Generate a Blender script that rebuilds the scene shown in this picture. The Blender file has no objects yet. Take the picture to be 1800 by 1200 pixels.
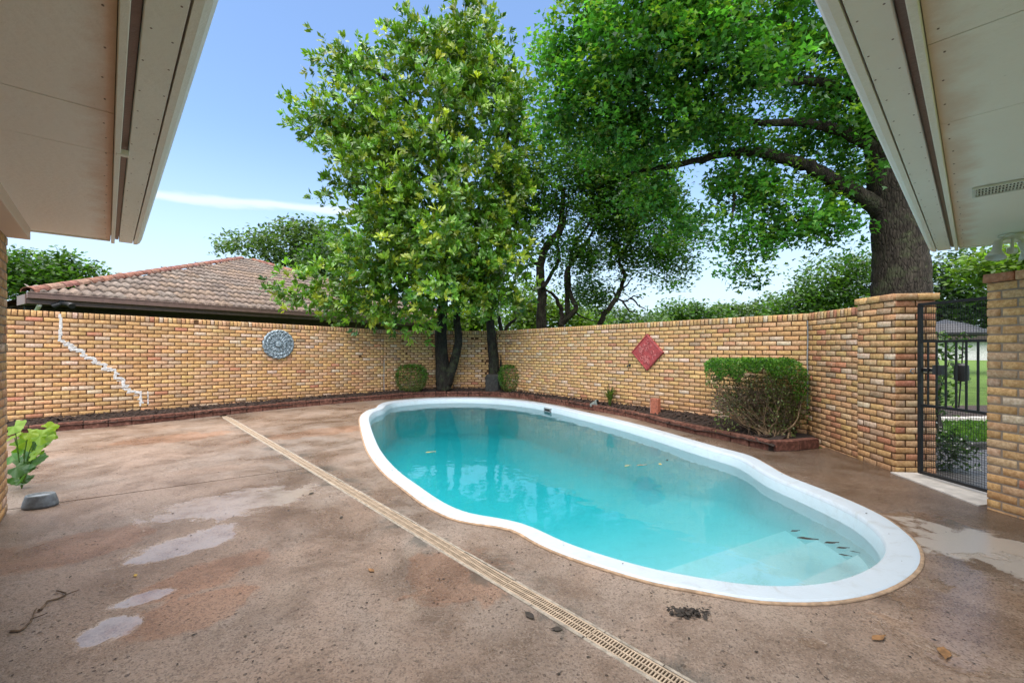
import bpy, bmesh, math, random
import numpy as np
from mathutils import Vector, Matrix
from mathutils.geometry import tessellate_polygon

random.seed(7)
rng = np.random.default_rng(11)
D = bpy.data
SC = bpy.context.scene
COL = SC.collection
R = math.radians

# ------------------------------------------------------------------ camera, sky, sun, exposure
F, HZ, CH = 760.0, 610.0, 1.40          # focal length (px of the photo), horizon row, eye height
cam = D.objects.new('camera', D.cameras.new('camera')); COL.objects.link(cam)
cam.data.sensor_width = 36.0
cam.data.lens = F / 1800.0 * 36.0
cam.data.shift_y = (HZ - 600.0) / 1800.0
cam.data.clip_start, cam.data.clip_end = 0.05, 900.0
cam.location = (0, 0, CH)
cam.rotation_euler = (R(90), 0, 0)
SC.camera = cam

SUN_EL, SUN_AZ = R(74), R(-165)          # azimuth measured from +Y towards +X (sun behind the viewer)
W = D.worlds.new('World'); SC.world = W; W.use_nodes = True
nt = W.node_tree; nt.nodes.clear()
def wn(t, **k):
    n = nt.nodes.new(t)
    for a, b in k.items(): setattr(n, a, b)
    return n
wl = nt.links.new
sky = wn('ShaderNodeTexSky', sky_type='NISHITA', sun_disc=False, sun_elevation=SUN_EL, sun_rotation=SUN_AZ,
         air_density=1.0, dust_density=0.3, ozone_density=3.0)
tc = wn('ShaderNodeTexCoord')
sep = wn('ShaderNodeSeparateXYZ'); wl(tc.outputs['Generated'], sep.inputs[0])
def wmath(op, a, b=None, clamp=False):
    n = wn('ShaderNodeMath', operation=op, use_clamp=clamp)
    for i, v in enumerate((a, b)):
        if v is None: continue
        if isinstance(v, (int, float)): n.inputs[i].default_value = v
        else: wl(v, n.inputs[i])
    return n.outputs[0]
zc = wmath('MAXIMUM', sep.outputs['Z'], 0.03)
px_ = wmath('DIVIDE', sep.outputs['X'], zc); py_ = wmath('DIVIDE', sep.outputs['Y'], zc)
cmb = wn('ShaderNodeCombineXYZ'); wl(px_, cmb.inputs[0]); wl(py_, cmb.inputs[1])
mp = wn('ShaderNodeMapping'); mp.inputs['Rotation'].default_value = (0, 0, R(28)); mp.inputs['Scale'].default_value = (0.28, 0.85, 1)
wl(cmb.outputs[0], mp.inputs[0])
nz = wn('ShaderNodeTexNoise'); nz.inputs['Scale'].default_value = 1.1; nz.inputs['Detail'].default_value = 6; nz.inputs['Roughness'].default_value = 0.55
wl(mp.outputs[0], nz.inputs['Vector'])
rp = wn('ShaderNodeMapRange', interpolation_type='SMOOTHSTEP'); rp.inputs['From Min'].default_value = 0.56; rp.inputs['From Max'].default_value = 0.86
rp.inputs['To Max'].default_value = 0.75
wl(nz.outputs['Fac'], rp.inputs['Value'])
hz = wn('ShaderNodeMapRange', interpolation_type='SMOOTHSTEP'); hz.inputs['From Min'].default_value = 0.42; hz.inputs['From Max'].default_value = 0.0
hz.inputs['To Min'].default_value = 0.0; hz.inputs['To Max'].default_value = 0.92
wl(sep.outputs['Z'], hz.inputs['Value'])
# one thin streak of cirrus low in the left of the sky
ax_, ay_, bx_, by_ = -2.75, 2.72, -0.9, 3.30
dl_ = math.hypot(bx_ - ax_, by_ - ay_); tx_, ty_ = (bx_ - ax_) / dl_, (by_ - ay_) / dl_
u_ = wmath('ADD', wmath('MULTIPLY', wmath('ADD', px_, -ax_), tx_), wmath('MULTIPLY', wmath('ADD', py_, -ay_), ty_))
v_ = wmath('ADD', wmath('MULTIPLY', wmath('ADD', px_, -ax_), -ty_), wmath('MULTIPLY', wmath('ADD', py_, -ay_), tx_))
nz2 = wn('ShaderNodeTexNoise'); nz2.inputs['Scale'].default_value = 2.6; nz2.inputs['Detail'].default_value = 5
wl(cmb.outputs[0], nz2.inputs['Vector'])
v_ = wmath('ADD', v_, wmath('MULTIPLY', wmath('ADD', nz2.outputs['Fac'], -.5), .30))
def wband(v, lo, hi):
    n = wn('ShaderNodeMapRange', interpolation_type='SMOOTHSTEP'); n.inputs['From Min'].default_value = lo; n.inputs['From Max'].default_value = hi; wl(v, n.inputs['Value']); return n.outputs[0]
st_ = wmath('MULTIPLY', wband(wmath('ABSOLUTE', v_), .17, .03), wmath('MULTIPLY', wband(u_, -.1, .5), wband(u_, dl_ + .5, dl_ - .2)))
cl = wmath('MAXIMUM', rp.outputs[0], hz.outputs[0])
mixc = wn('ShaderNodeMix', data_type='RGBA'); wl(cl, mixc.inputs['Factor']); wl(sky.outputs[0], mixc.inputs['A'])
mixc.inputs['B'].default_value = (2.75, 3.40, 4.0, 1)
bg = wn('ShaderNodeBackground'); bg.inputs['Strength'].default_value = 0.12
mix2 = wn('ShaderNodeMix', data_type='RGBA'); wl(wmath('MULTIPLY', st_, .75), mix2.inputs['Factor']); wl(mixc.outputs['Result'], mix2.inputs['A']); mix2.inputs['B'].default_value = (3.5, 3.8, 4.1, 1)
wl(mix2.outputs['Result'], bg.inputs['Color'])
wo = wn('ShaderNodeOutputWorld'); wl(bg.outputs[0], wo.inputs['Surface'])

sun = D.objects.new('sun', D.lights.new('sun', 'SUN')); COL.objects.link(sun)
sun.data.energy = 4.1; sun.data.angle = R(105); sun.data.color = (1.0, 0.93, 0.82)
sd = Vector((math.sin(SUN_AZ) * math.cos(SUN_EL), math.cos(SUN_AZ) * math.cos(SUN_EL), math.sin(SUN_EL)))
sun.rotation_euler = sd.to_track_quat('Z', 'Y').to_euler()
sun.location = (0, -6, 14)

SC.view_settings.view_transform = 'Standard'; SC.view_settings.look = 'None'
SC.view_settings.exposure = 1.30; SC.view_settings.gamma = 1.0
SC.view_settings.use_curve_mapping = False
SC.render.engine = 'CYCLES'
SC.cycles.use_denoising = True
SC.cycles.max_bounces = 10; SC.cycles.diffuse_bounces = 4; SC.cycles.glossy_bounces = 3
SC.cycles.transmission_bounces = 4; SC.cycles.transparent_max_bounces = 24; SC.cycles.volume_bounces = 0
SC.cycles.caustics_reflective = False; SC.cycles.caustics_refractive = False
SC.cycles.sample_clamp_indirect = 6.0

# ------------------------------------------------------------------ helpers: pixels to places
def G(px, py, z=0.0):
    Y = F * (CH - z) / (py - HZ)
    return ((px - 900.0) / F * Y, Y)
def P(px, py, Y):
    return np.array(((px - 900.0) / F * Y, Y, CH + (HZ - py) / F * Y))
UX, UY = -0.683, 0.730      # the two directions of the house the patio belongs to
VX, VY = 0.730, 0.683

def catmull(pts, n, closed=False):
    pts = [np.array(p, float) for p in pts]; m = len(pts); out = []
    segs = m if closed else m - 1
    for i in range(segs):
        g = (lambda k: pts[k % m]) if closed else (lambda k: pts[min(max(k, 0), m - 1)])
        p0, p1, p2, p3 = g(i - 1), g(i), g(i + 1), g(i + 2)
        for k in range(n):
            t = k / n
            out.append(0.5 * ((2 * p1) + (-p0 + p2) * t + (2 * p0 - 5 * p1 + 4 * p2 - p3) * t * t + (-p0 + 3 * p1 - 3 * p2 + p3) * t ** 3))
    if not closed: out.append(pts[-1])
    return np.array(out)
def resample(pts, n, closed=False):
    pts = np.asarray(pts, float)
    if closed: pts = np.vstack([pts, pts[:1]])
    d = np.r_[0, np.cumsum(np.linalg.norm(np.diff(pts, axis=0), axis=1))]
    s = np.linspace(0, d[-1], n + 1 if closed else n)
    o = np.stack([np.interp(s, d, pts[:, k]) for k in range(pts.shape[1])], 1)
    return o[:-1] if closed else o

# ------------------------------------------------------------------ helpers: objects
WP = {}                                      # world position of every empty (none is rotated)
def thing(name, label, cat, loc=(0, 0, 0), group=None):
    o = D.objects.new(name, None); COL.objects.link(o); o.empty_display_size = 0.1
    o.location = loc; WP[o.name] = Vector(loc)
    o['label'] = label; o['category'] = cat
    if group: o['group'] = group
    return o
def tag(o, label, cat, group=None):
    o['label'] = label; o['category'] = cat
    if group: o['group'] = group
    return o
def link(name, me, mat=None, parent=None, loc=(0, 0, 0), kind=None):
    """mesh given in world metres (plus loc); parented without moving it"""
    o = D.objects.new(name, me); COL.objects.link(o)
    if mat is not None and not me.materials: me.materials.append(mat)
    L = Vector(loc)
    if parent is not None:
        o.parent = parent; o.location = L - WP[parent.name]
    else: o.location = L
    WP[o.name] = L
    if kind: o['kind'] = kind
    return o
def mesh(name, verts, faces, cols=None, smooth=False):
    me = D.meshes.new(name)
    verts = np.asarray(verts, np.float32).reshape(-1, 3)
    if isinstance(faces, np.ndarray):
        k = faces.shape[1]; nf = len(faces)
        me.vertices.add(len(verts)); me.vertices.foreach_set('co', verts.ravel())
        me.loops.add(nf * k); me.loops.foreach_set('vertex_index', faces.astype(np.int32).ravel())
        me.polygons.add(nf); me.polygons.foreach_set('loop_start', (np.arange(nf) * k).astype(np.int32))
        me.update(calc_edges=True)
    else:
        me.from_pydata([tuple(map(float, v)) for v in verts], [], [tuple(f) for f in faces]); me.update()
    if cols is not None:
        a = me.color_attributes.new('col', 'FLOAT_COLOR', 'POINT')
        c = np.ones((len(verts), 4), np.float32); c[:, :3] = cols
        a.data.foreach_set('color', c.ravel())
    if smooth: me.polygons.foreach_set('use_smooth', np.ones(len(me.polygons), bool))
    return me
class MB:
    """collects boxes, tubes, prisms and lathes into one mesh"""
    def __init__(s): s.v = []; s.f = []
    def add(s, vs, fs):
        b = len(s.v); s.v += [tuple(map(float, v)) for v in vs]; s.f += [tuple(i + b for i in f) for f in fs]; return s
    def box(s, c, d, ang=0.0, bev=0.0):
        c = np.array(c, float); hx, hy, hz = d[0] / 2, d[1] / 2, d[2] / 2
        ca, sa = math.cos(ang), math.sin(ang)
        if bev <= 0:
            P8 = [(x, y, z) for z in (-hz, hz) for x, y in ((-hx, -hy), (hx, -hy), (hx, hy), (-hx, hy))]
            fs = [(3, 2, 1, 0), (4, 5, 6, 7), (0, 1, 5, 4), (1, 2, 6, 5), (2, 3, 7, 6), (3, 0, 4, 7)]
        else:
            b = min(bev, hx * .9, hy * .9, hz * .9); bm = bmesh.new()
            bmesh.ops.create_cube(bm, size=1)
            for v in bm.verts: v.co = Vector((v.co.x * 2 * hx, v.co.y * 2 * hy, v.co.z * 2 * hz))
            bmesh.ops.bevel(bm, geom=list(bm.edges), offset=b, segments=1, affect='EDGES')
            bm.verts.index_update(); P8 = [tuple(v.co) for v in bm.verts]; fs = [tuple(v.index for v in f.verts) for f in bm.faces]; bm.free()
        return s.add([(c[0] + x * ca - y * sa, c[1] + x * sa + y * ca, c[2] + z) for x, y, z in P8], fs)
    def tube(s, pts, rad, n=8, cap=True):
        pts = np.asarray(pts, float); m = len(pts)
        rad = np.full(m, rad) if np.isscalar(rad) else np.asarray(rad, float)
        T = np.gradient(pts, axis=0); T /= np.linalg.norm(T, axis=1)[:, None] + 1e-9
        ref = np.array((0, 0, 1.0)) if abs(T[0][2]) < .9 else np.array((1.0, 0, 0))
        vs = []; fs = []
        for i in range(m):
            a = np.cross(T[i], ref); a /= np.linalg.norm(a) + 1e-9; ref = np.cross(a, T[i]); b = ref
            for k in range(n):
                t = 2 * math.pi * k / n
                vs.append(pts[i] + rad[i] * (math.cos(t) * a + math.sin(t) * b))
        for i in range(m - 1):
            for k in range(n):
                k2 = (k + 1) % n; fs.append((i * n + k, i * n + k2, (i + 1) * n + k2, (i + 1) * n + k))
        if cap: fs.append(tuple(range(n))[::-1]); fs.append(tuple((m - 1) * n + k for k in range(n)))
        return s.add(vs, fs)
    def prism(s, poly, z0, z1):
        n = len(poly); vs = [(p[0], p[1], z0) for p in poly] + [(p[0], p[1], z1) for p in poly]
        tri = tessellate_polygon([[Vector((p[0], p[1], 0)) for p in poly]])
        area = sum(poly[i][0] * poly[(i + 1) % n][1] - poly[(i + 1) % n][0] * poly[i][1] for i in range(n))
        fs = []
        for t in tri:
            a, b, c = t
            cr = (poly[b][0] - poly[a][0]) * (poly[c][1] - poly[a][1]) - (poly[b][1] - poly[a][1]) * (poly[c][0] - poly[a][0])
            if cr < 0: a, b, c = c, b, a
            fs.append((a + n, b + n, c + n)); fs.append((c, b, a))
        for i in range(n):
            j = (i + 1) % n
            fs.append((i, j, j + n, i + n) if area > 0 else (j, i, i + n, j + n))
        return s.add(vs, fs)
    def lathe(s, prof, c=(0, 0, 0), n=24, sx=1.0, sy=1.0, M=None):
        vs = []; fs = []; m = len(prof)
        for r, z in prof:
            for k in range(n):
                t = 2 * math.pi * k / n; v = Vector((r * math.cos(t) * sx, r * math.sin(t) * sy, z))
                if M is not None: v = M @ v
                vs.append((v[0] + c[0], v[1] + c[1], v[2] + c[2]))
        for i in range(m - 1):
            for k in range(n):
                k2 = (k + 1) % n; fs.append((i * n + k, i * n + k2, (i + 1) * n + k2, (i + 1) * n + k))
        fs.append(tuple(range(n))[::-1]); fs.append(tuple((m - 1) * n + k for k in range(n)))
        return s.add(vs, fs)
    def me(s, name, smooth=False): return mesh(name, s.v, s.f, smooth=smooth)
    def build(s, name, mat, parent=None, smooth=False, kind=None): return link(name, s.me(name, smooth), mat, parent, kind=kind)
def structure(o): o['kind'] = 'structure'; return o

# ------------------------------------------------------------------ materials
class NT:
    def __init__(s, name):
        s.m = D.materials.new(name); s.m.use_nodes = True; s.t = s.m.node_tree; s.t.nodes.clear()
        s.out = s.n('ShaderNodeOutputMaterial')
    def n(s, t, **k):
        x = s.t.nodes.new(t)
        for a, b in k.items(): setattr(x, a, b)
        return x
    def l(s, a, b): s.t.links.new(a, b)
    def setin(s, n, i, v):
        if v is None: return
        if hasattr(v, 'is_linked'): s.l(v, n.inputs[i])
        else:
            if isinstance(v, (tuple, list)) and len(v) == 3 and n.inputs[i].type == 'RGBA': v = (*v, 1)
            n.inputs[i].default_value = v
    def pos(s, kind='Object'): return s.n('ShaderNodeTexCoord').outputs[kind]
    def wpos(s): return s.n('ShaderNodeNewGeometry').outputs['Position']
    def noise(s, scale, detail=4, rough=.55, vec=None, dist=0.0):
        x = s.n('ShaderNodeTexNoise'); s.setin(x, 'Scale', scale); s.setin(x, 'Detail', detail); s.setin(x, 'Roughness', rough); s.setin(x, 'Distortion', dist)
        if vec is not None: s.l(vec, x.inputs['Vector'])
        return x.outputs['Fac']
    def vor(s, scale, vec=None, feature='F1'):
        x = s.n('ShaderNodeTexVoronoi', feature=feature); s.setin(x, 'Scale', scale)
        if vec is not None: s.l(vec, x.inputs['Vector'])
        return x
    def map(s, v, a, b, c=0.0, d=1.0):
        x = s.n('ShaderNodeMapRange', interpolation_type='SMOOTHSTEP')
        for i, q in zip(('Value', 'From Min', 'From Max', 'To Min', 'To Max'), (v, a, b, c, d)): s.setin(x, i, q)
        return x.outputs[0]
    def math(s, op, a, b=None, c=None, clamp=False):
        x = s.n('ShaderNodeMath', operation=op, use_clamp=clamp)
        for i, q in enumerate((a, b, c)): s.setin(x, i, q)
        return x.outputs[0]
    def mix(s, f, a, b, blend='MIX'):
        x = s.n('ShaderNodeMix', data_type='RGBA', blend_type=blend)
        s.setin(x, 'Factor', f); s.setin(x, 'A', a); s.setin(x, 'B', b); return x.outputs['Result']
    def bump(s, h, dist=.01, strength=1.0, normal=None):
        x = s.n('ShaderNodeBump'); s.setin(x, 'Height', h); s.setin(x, 'Distance', dist); s.setin(x, 'Strength', strength)
        if normal is not None: s.l(normal, x.inputs['Normal'])
        return x.outputs[0]
    def pbr(s, col, rough=.6, metal=0.0, normal=None, spec=.5, **kw):
        x = s.n('ShaderNodeBsdfPrincipled'); s.setin(x, 'Base Color', col); s.setin(x, 'Roughness', rough); s.setin(x, 'Metallic', metal)
        s.setin(x, 'Specular IOR Level', spec)
        if normal is not None: s.l(normal, x.inputs['Normal'])
        for k, v in kw.items(): s.setin(x, k, v)
        return x.outputs[0]
    def done(s, sh): s.l(sh, s.out.inputs['Surface']); return s.m

def simple(name, col, rough=.6, metal=0.0, var=.18, scale=9.0, bump=.002, bscale=60.0):
    m = NT(name); p = m.pos()
    a = m.noise(scale, 5, .6, p)
    c = m.mix(m.map(a, .3, .75), tuple(x * (1 - var) for x in col), tuple(min(1, x * (1 + var)) for x in col))
    r = m.math('ADD', m.math('MULTIPLY', m.math('SUBTRACT', a, .5), .25), rough, clamp=True)
    return m.done(m.pbr(c, r, metal, m.bump(m.noise(bscale, 4, .6, p), bump)))

def brick_mat(name, attr):
    m = NT(name); w = m.wpos()
    if attr:
        x = m.n('ShaderNodeVertexColor', layer_name='col'); base = x.outputs['Color']
    else:
        base = m.n('ShaderNodeObjectInfo').outputs['Color']
    n1 = m.noise(34, 6, .62, w); n2 = m.noise(120, 4, .6, w); n3 = m.noise(7, 4, .6, w); n0 = m.noise(.9, 3, .5, w)
    c = m.mix(m.map(n1, .33, .72), m.mix(1.0, base, (.76, .66, .58), 'MULTIPLY'), m.mix(1.0, base, (1.16, 1.15, 1.14), 'MULTIPLY'))
    c = m.mix(m.map(n2, .63, .73, 0, .6), c, (.14, .080, .045))
    c = m.mix(m.map(n3, .58, .75, 0, .45), c, (.56, .45, .33))
    c = m.mix(m.map(n0, .50, .72, 0, .30), c, (.30, .155, .07))
    # damp, soil-splashed foot of the wall
    z = m.n('ShaderNodeSeparateXYZ'); m.l(w, z.inputs[0])
    low = m.math('MULTIPLY', m.map(z.outputs['Z'], .55, .08, 0, 1), m.map(m.noise(3.1, 5, .6, w),   .35, .65, .05, .6))
    c = m.mix(low, c, (.25, .115, .05))
    h = m.math('ADD', m.math('MULTIPLY', n1, .6), m.math('MULTIPLY', n2, .5))
    return m.done(m.pbr(c, m.map(n1, .2, .8, .9, .62), 0, m.bump(h, .0035), spec=.35))
M = {}
M['brick'] = brick_mat('brick', False)
M['brick_mass'] = brick_mat('brick_mass', True)
def mortar(name, col):
    m = NT(name); w = m.wpos()
    c = m.mix(m.noise(25, 5, .6, w), tuple(x * .6 for x in col), tuple(x * 1.25 for x in col))
    return m.done(m.pbr(c, .95, 0, m.bump(m.noise(150, 4, .6, w), .004), spec=.2))
M['mortar'] = mortar('mortar', (.105, .052, .024))
M['mortar_grey'] = mortar('mortar_grey', (.30, .23, .17))
M['mortar_white'] = simple('mortar_white', (.60, .59, .57), .9, var=.3, scale=30, bump=.006)
M['sealant'] = simple('sealant', (.24, .24, .24), .7)

def deck_mat():
    m = NT('deck_concrete'); w = m.wpos()
    sp = m.n('ShaderNodeSeparateXYZ'); m.l(w, sp.inputs[0]); X, Y = sp.outputs['X'], sp.outputs['Y']
    big = m.noise(.55, 5, .6, w, .6); mid = m.noise(2.3, 6, .62, w, .4); fine = m.noise(26, 6, .7, w); grit = m.noise(115, 4, .7, w)
    c = m.mix(m.map(big, .36, .64), (.290, .198, .142), (.262, .210, .172))
    c = m.mix(m.map(mid, .42, .68, 0, .85), c, (.155, .100, .066))
    c = m.mix(m.map(m.noise(1.3, 5, .6, w, .8), .55, .78, 0, .8), c, (.350, .272, .208))
    c = m.mix(m.map(fine, .50, .72, 0, .65), c, (.115, .075, .050))
    c = m.mix(m.map(grit, .60, .72, 0, .7), c, (.42, .34, .27))
    c = m.mix(m.map(m.noise(60, 3, .6, w), .66, .72, 0, .8), c, (.05, .036, .028))
    vo = m.vor(42, w); pick = m.n('ShaderNodeSeparateColor'); m.l(vo.outputs['Color'], pick.inputs[0])
    spot = m.math('MULTIPLY', m.map(vo.outputs['Distance'], .34, .20), m.map(pick.outputs[0], m.map(m.noise(1.6, 4, .6, w), .38, .66, .98, .66), 1.0, 0, 1))
    c = m.mix(m.math('MULTIPLY', spot, .85), c, (.050, .036, .028))
    vo2 = m.vor(135, w); pk2 = m.n('ShaderNodeSeparateColor'); m.l(vo2.outputs['Color'], pk2.inputs[0])
    c = m.mix(m.map(pk2.outputs[0], .70, .95, 0, .30), c, (.42, .34, .27)); c = m.mix(m.map(pk2.outputs[1], .62, .95, 0, .65), c, (.085, .055, .038))
    # dark mossy stains along the drain
    dd = m.math('ABSOLUTE', m.math('ADD', m.math('ADD', m.math('MULTIPLY', X, VX), m.math('MULTIPLY', Y, VY)), -1.735))
    st = m.math('MULTIPLY', m.map(dd, .30, .06), m.map(m.noise(2.6, 5, .65, w, .5), .50, .62))
    c = m.mix(m.math('MULTIPLY', st, .8), c, (.075, .070, .058))
    # wet film and puddles, each with its own outline
    wob = m.math('MULTIPLY', m.math('SUBTRACT', m.noise(2.4, 6, .65, w, .6), .5), 2.3)
    wob2 = m.math('MULTIPLY', m.math('SUBTRACT', m.noise(9, 4, .6, w), .5), .7)
    wobs = m.math('ADD', wob, wob2)
    def ell(cx, cy, rx, ry, ang):
        ca, sa = math.cos(ang), math.sin(ang)
        dx = m.math('ADD', X, -cx); dy = m.math('ADD', Y, -cy)
        u = m.math('ADD', m.math('MULTIPLY', dx, ca / rx), m.math('MULTIPLY', dy, sa / rx))
        v = m.math('ADD', m.math('MULTIPLY', dx, -sa / ry), m.math('MULTIPLY', dy, ca / ry))
        d = m.math('SQRT', m.math('ADD', m.math('MULTIPLY', u, u), m.math('MULTIPLY', v, v)))
        return m.map(m.math('ADD', d, wobs), 1.14, .88)
    pud = None; worn_sheen = None
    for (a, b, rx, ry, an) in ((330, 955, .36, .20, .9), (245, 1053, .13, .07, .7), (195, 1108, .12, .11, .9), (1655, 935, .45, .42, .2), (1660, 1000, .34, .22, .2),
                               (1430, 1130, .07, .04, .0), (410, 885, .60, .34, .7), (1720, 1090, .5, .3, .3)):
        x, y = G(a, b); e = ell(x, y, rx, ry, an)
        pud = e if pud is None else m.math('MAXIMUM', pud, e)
        if a < 1400: worn_sheen = e if worn_sheen is None else m.math('MAXIMUM', worn_sheen, e)
    rust = None
    for (a, b, rx, ry, an) in ((360, 1010, .34, .20, .9), (330, 1075, .30, .17, .8), (130, 960, .5, .3, .6), (560, 760, .9, .3, .7), (300, 770, .7, .35, .7), (800, 1010, .35, .3, .8), (1130, 960, .3, .25, .2)):
        x, y = G(a, b); e = ell(x, y, rx, ry, an); rust = e if rust is None else m.math('MAXIMUM', rust, e)
    c = m.mix(m.math('MULTIPLY', rust, .55), c, m.mix(1.0, c, (1.05, .70, .48), 'MULTIPLY'))
    wet = m.map(m.noise(.75, 5, .6, w, .5), .40, .66)
    wet = m.math('MAXIMUM', wet, m.map(m.math('ADD', X, m.math('MULTIPLY', wob, .5)), 2.0, 3.3))
    x, y = G(1770, 975); pale = ell(x, y, .40, .55, .2)
    c = m.mix(m.math('MULTIPLY', wet, .9), c, m.mix(1.0, c, (.55, .50, .46), 'MULTIPLY'))
    c = m.mix(m.math('MULTIPLY', pale, .8), c, (.37, .33, .29))
    c = m.mix(m.math('MULTIPLY', worn_sheen, m.map(m.noise(5, 5, .65, w), .30, .62, .20, .65)), c, (.38, .325, .285))  # worn concrete tone and the left puddles' white sheen, both put into the colour
    wetm = m.math('MULTIPLY', wet, m.math('SUBTRACT', 1.0, pale))
    r = m.math('SUBTRACT', m.map(mid, .25, .75, .52, .36), m.math('MULTIPLY', wetm, .24))
    r = m.math('ADD', m.math('MULTIPLY', r, m.math('SUBTRACT', 1.0, pud)), m.math('MULTIPLY', pud, .07), clamp=True)
    h = m.math('ADD', m.math('MULTIPLY', fine, .8), m.math('MULTIPLY', grit, .55))
    pit = m.math('MULTIPLY', spot, -1.0)
    h = m.math('ADD', h, pit)
    hd = m.math('MULTIPLY', h, m.math('SUBTRACT', 1.0, m.math('MULTIPLY', pud, .88)))
    return m.done(m.pbr(c, r, 0, m.bump(hd, .011), spec=.6))
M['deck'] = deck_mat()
M['drain'] = simple('drain_plastic', (.40, .305, .215), .6, var=.22, scale=14)
M['drain_lip'] = simple('drain_lip', (.30, .26, .21), .9, var=.35, scale=22, bump=.006)
M['dark'] = simple('dark_void', (.014, .012, .010), .9)
M['soil'] = simple('soil', (.035, .021, .015), 1.0, var=.5, scale=40, bump=.03, bscale=45)
M['chip'] = simple('mulch_chip', (.055, .032, .022), .95, var=.6, scale=30)
M['edging'] = None
def edging_mat():
    m = NT('edging_block'); w = m.wpos(); o = m.n('ShaderNodeObjectInfo').outputs['Random']
    c = m.mix(o, (.155, .062, .042), (.215, .100, .070))
    c = m.mix(m.map(m.noise(18, 5, .65, w), .42, .7), m.mix(1.0, c, (.55, .50, .48), 'MULTIPLY'), m.mix(1.0, c, (1.25, 1.25, 1.25), 'MULTIPLY'))
    return m.done(m.pbr(c, .85, 0, m.bump(m.noise(90, 5, .7, w), .006), spec=.35))
M['edging'] = edging_mat()
def pool_mat(name, ca, cb, dirt):
    m = NT(name); w = m.wpos(); z = m.n('ShaderNodeSeparateXYZ'); m.l(w, z.inputs[0])
    c = m.mix(m.noise(3, 4, .6, w), ca, cb)
    scum = m.math('MULTIPLY', m.map(z.outputs['Z'], -.30, -.10, 0, 1), m.map(m.noise(14, 6, .65, w), .55, .75, 0, .35))
    c = m.mix(scum, c, (.40, .42, .42))
    c = m.mix(m.map(m.noise(1.1, 4, .6, w, 1.0), .60, .80, 0, .45), c, (.45, .58, .66))
    c = m.mix(m.map(m.noise(5, 8, .75, w, .8), .50, .74, 0, dirt), c, (.30, .31, .29))
    c = m.mix(m.map(m.noise(60, 5, .7, w), .66, .74, 0, dirt), c, (.20, .18, .15))
    return m.done(m.pbr(c, .35, 0, m.bump(m.noise(70, 3, .6, w), .0015)))
M['pool'] = pool_mat('pool_coping', (.42, .485, .54), (.48, .54, .59), .5)
M['basin'] = pool_mat('pool_basin', (.50, .60, .65), (.56, .64, .69), .25)
def water_mat():
    m = NT('pool_water'); w = m.wpos()
    mp = m.n('ShaderNodeMapping'); mp.inputs['Scale'].default_value = (1, 1, .2); m.l(w, mp.inputs[0])
    h = m.math('ADD', m.math('MULTIPLY', m.noise(2.2, 3, .5, mp.outputs[0]), 1.0), m.math('MULTIPLY', m.noise(11, 3, .55, mp.outputs[0]), .10))
    nrm = m.bump(h, .012, .5)
    fr = m.n('ShaderNodeFresnel'); fr.inputs['IOR'].default_value = 1.45; m.l(nrm, fr.inputs['Normal'])
    tr = m.n('ShaderNodeBsdfTransparent'); gl = m.n('ShaderNodeBsdfGlossy'); gl.inputs['Roughness'].default_value = .015; m.l(nrm, gl.inputs['Normal'])
    ms = m.n('ShaderNodeMixShader'); m.l(fr.outputs[0], ms.inputs[0]); m.l(tr.outputs[0], ms.inputs[1]); m.l(gl.outputs[0], ms.inputs[2])
    va = m.n('ShaderNodeVolumeAbsorption'); va.inputs['Color'].default_value = (.28, .91, .925, 1); va.inputs['Density'].default_value = 1.05
    m.l(va.outputs[0], m.out.inputs['Volume'])
    return m.done(ms.outputs[0])
M['water'] = water_mat()

def leaf_mat(name, trans=.45, rough=.42, attr=True, tint=(1, 1, 1), coat=.5):
    m = NT(name)
    if attr: base = m.n('ShaderNodeVertexColor', layer_name='col').outputs['Color']
    else: base = m.n('ShaderNodeObjectInfo').outputs['Color']
    base = m.mix(1.0, base, tint, 'MULTIPLY')
    b = m.pbr(base, rough, 0, None, spec=coat)
    t = m.n('ShaderNodeBsdfTranslucent'); m.l(m.mix(1.0, base, (1.35, 1.5, .55), 'MULTIPLY'), t.inputs['Color'])
    x = m.n('ShaderNodeMixShader'); x.inputs[0].default_value = trans
    m.l(b, x.inputs[1]); m.l(t.outputs[0], x.inputs[2])
    return m.done(x.outputs[0])
M['leaf'] = leaf_mat('leaf'); M['leaf_one'] = leaf_mat('leaf_one', attr=False)
M['leaf_gloss'] = leaf_mat('leaf_glossy', .22, .30, coat=.6); M['leaf_gloss_one'] = leaf_mat('leaf_glossy_one', .22, .30, attr=False, coat=.6)
def bark(name, a, b, sc=1.0):
    m = NT(name); w = m.wpos(); mp = m.n('ShaderNodeMapping'); mp.inputs['Scale'].default_value = (1, 1, .22); m.l(w, mp.inputs[0])
    n1 = m.noise(16 * sc, 6, .65, mp.outputs[0], .8); v = m.vor(34 * sc, mp.outputs[0], 'DISTANCE_TO_EDGE').outputs['Distance']
    c = m.mix(m.map(n1, .3, .75), a, b)
    c = m.mix(m.map(v, .14, .0, 0, .25), c, tuple(x * .3 for x in a))
    c = m.mix(m.map(m.noise(4, 6, .7, w), .48, .70, 0, .7), c, (.075, .088, .042))
    h = m.math('ADD', m.math('MULTIPLY', n1, .6), m.math('MULTIPLY', m.map(v, 0, .2), .5))
    return m.done(m.pbr(c, .95, 0, m.bump(h, .03), spec=.2))
M['bark_dark'] = bark('bark_dark', (.018, .015, .012), (.055, .048, .040), 1.4)
M['bark_grey'] = bark('bark_grey', (.022, .017, .013), (.072, .058, .044), .8)
M['stem'] = simple('woody_stem', (.19, .125, .070), .9, var=.4, scale=14)
M['twig'] = simple('twig', (.115, .078, .050), .95, var=.5, scale=20)

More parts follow.
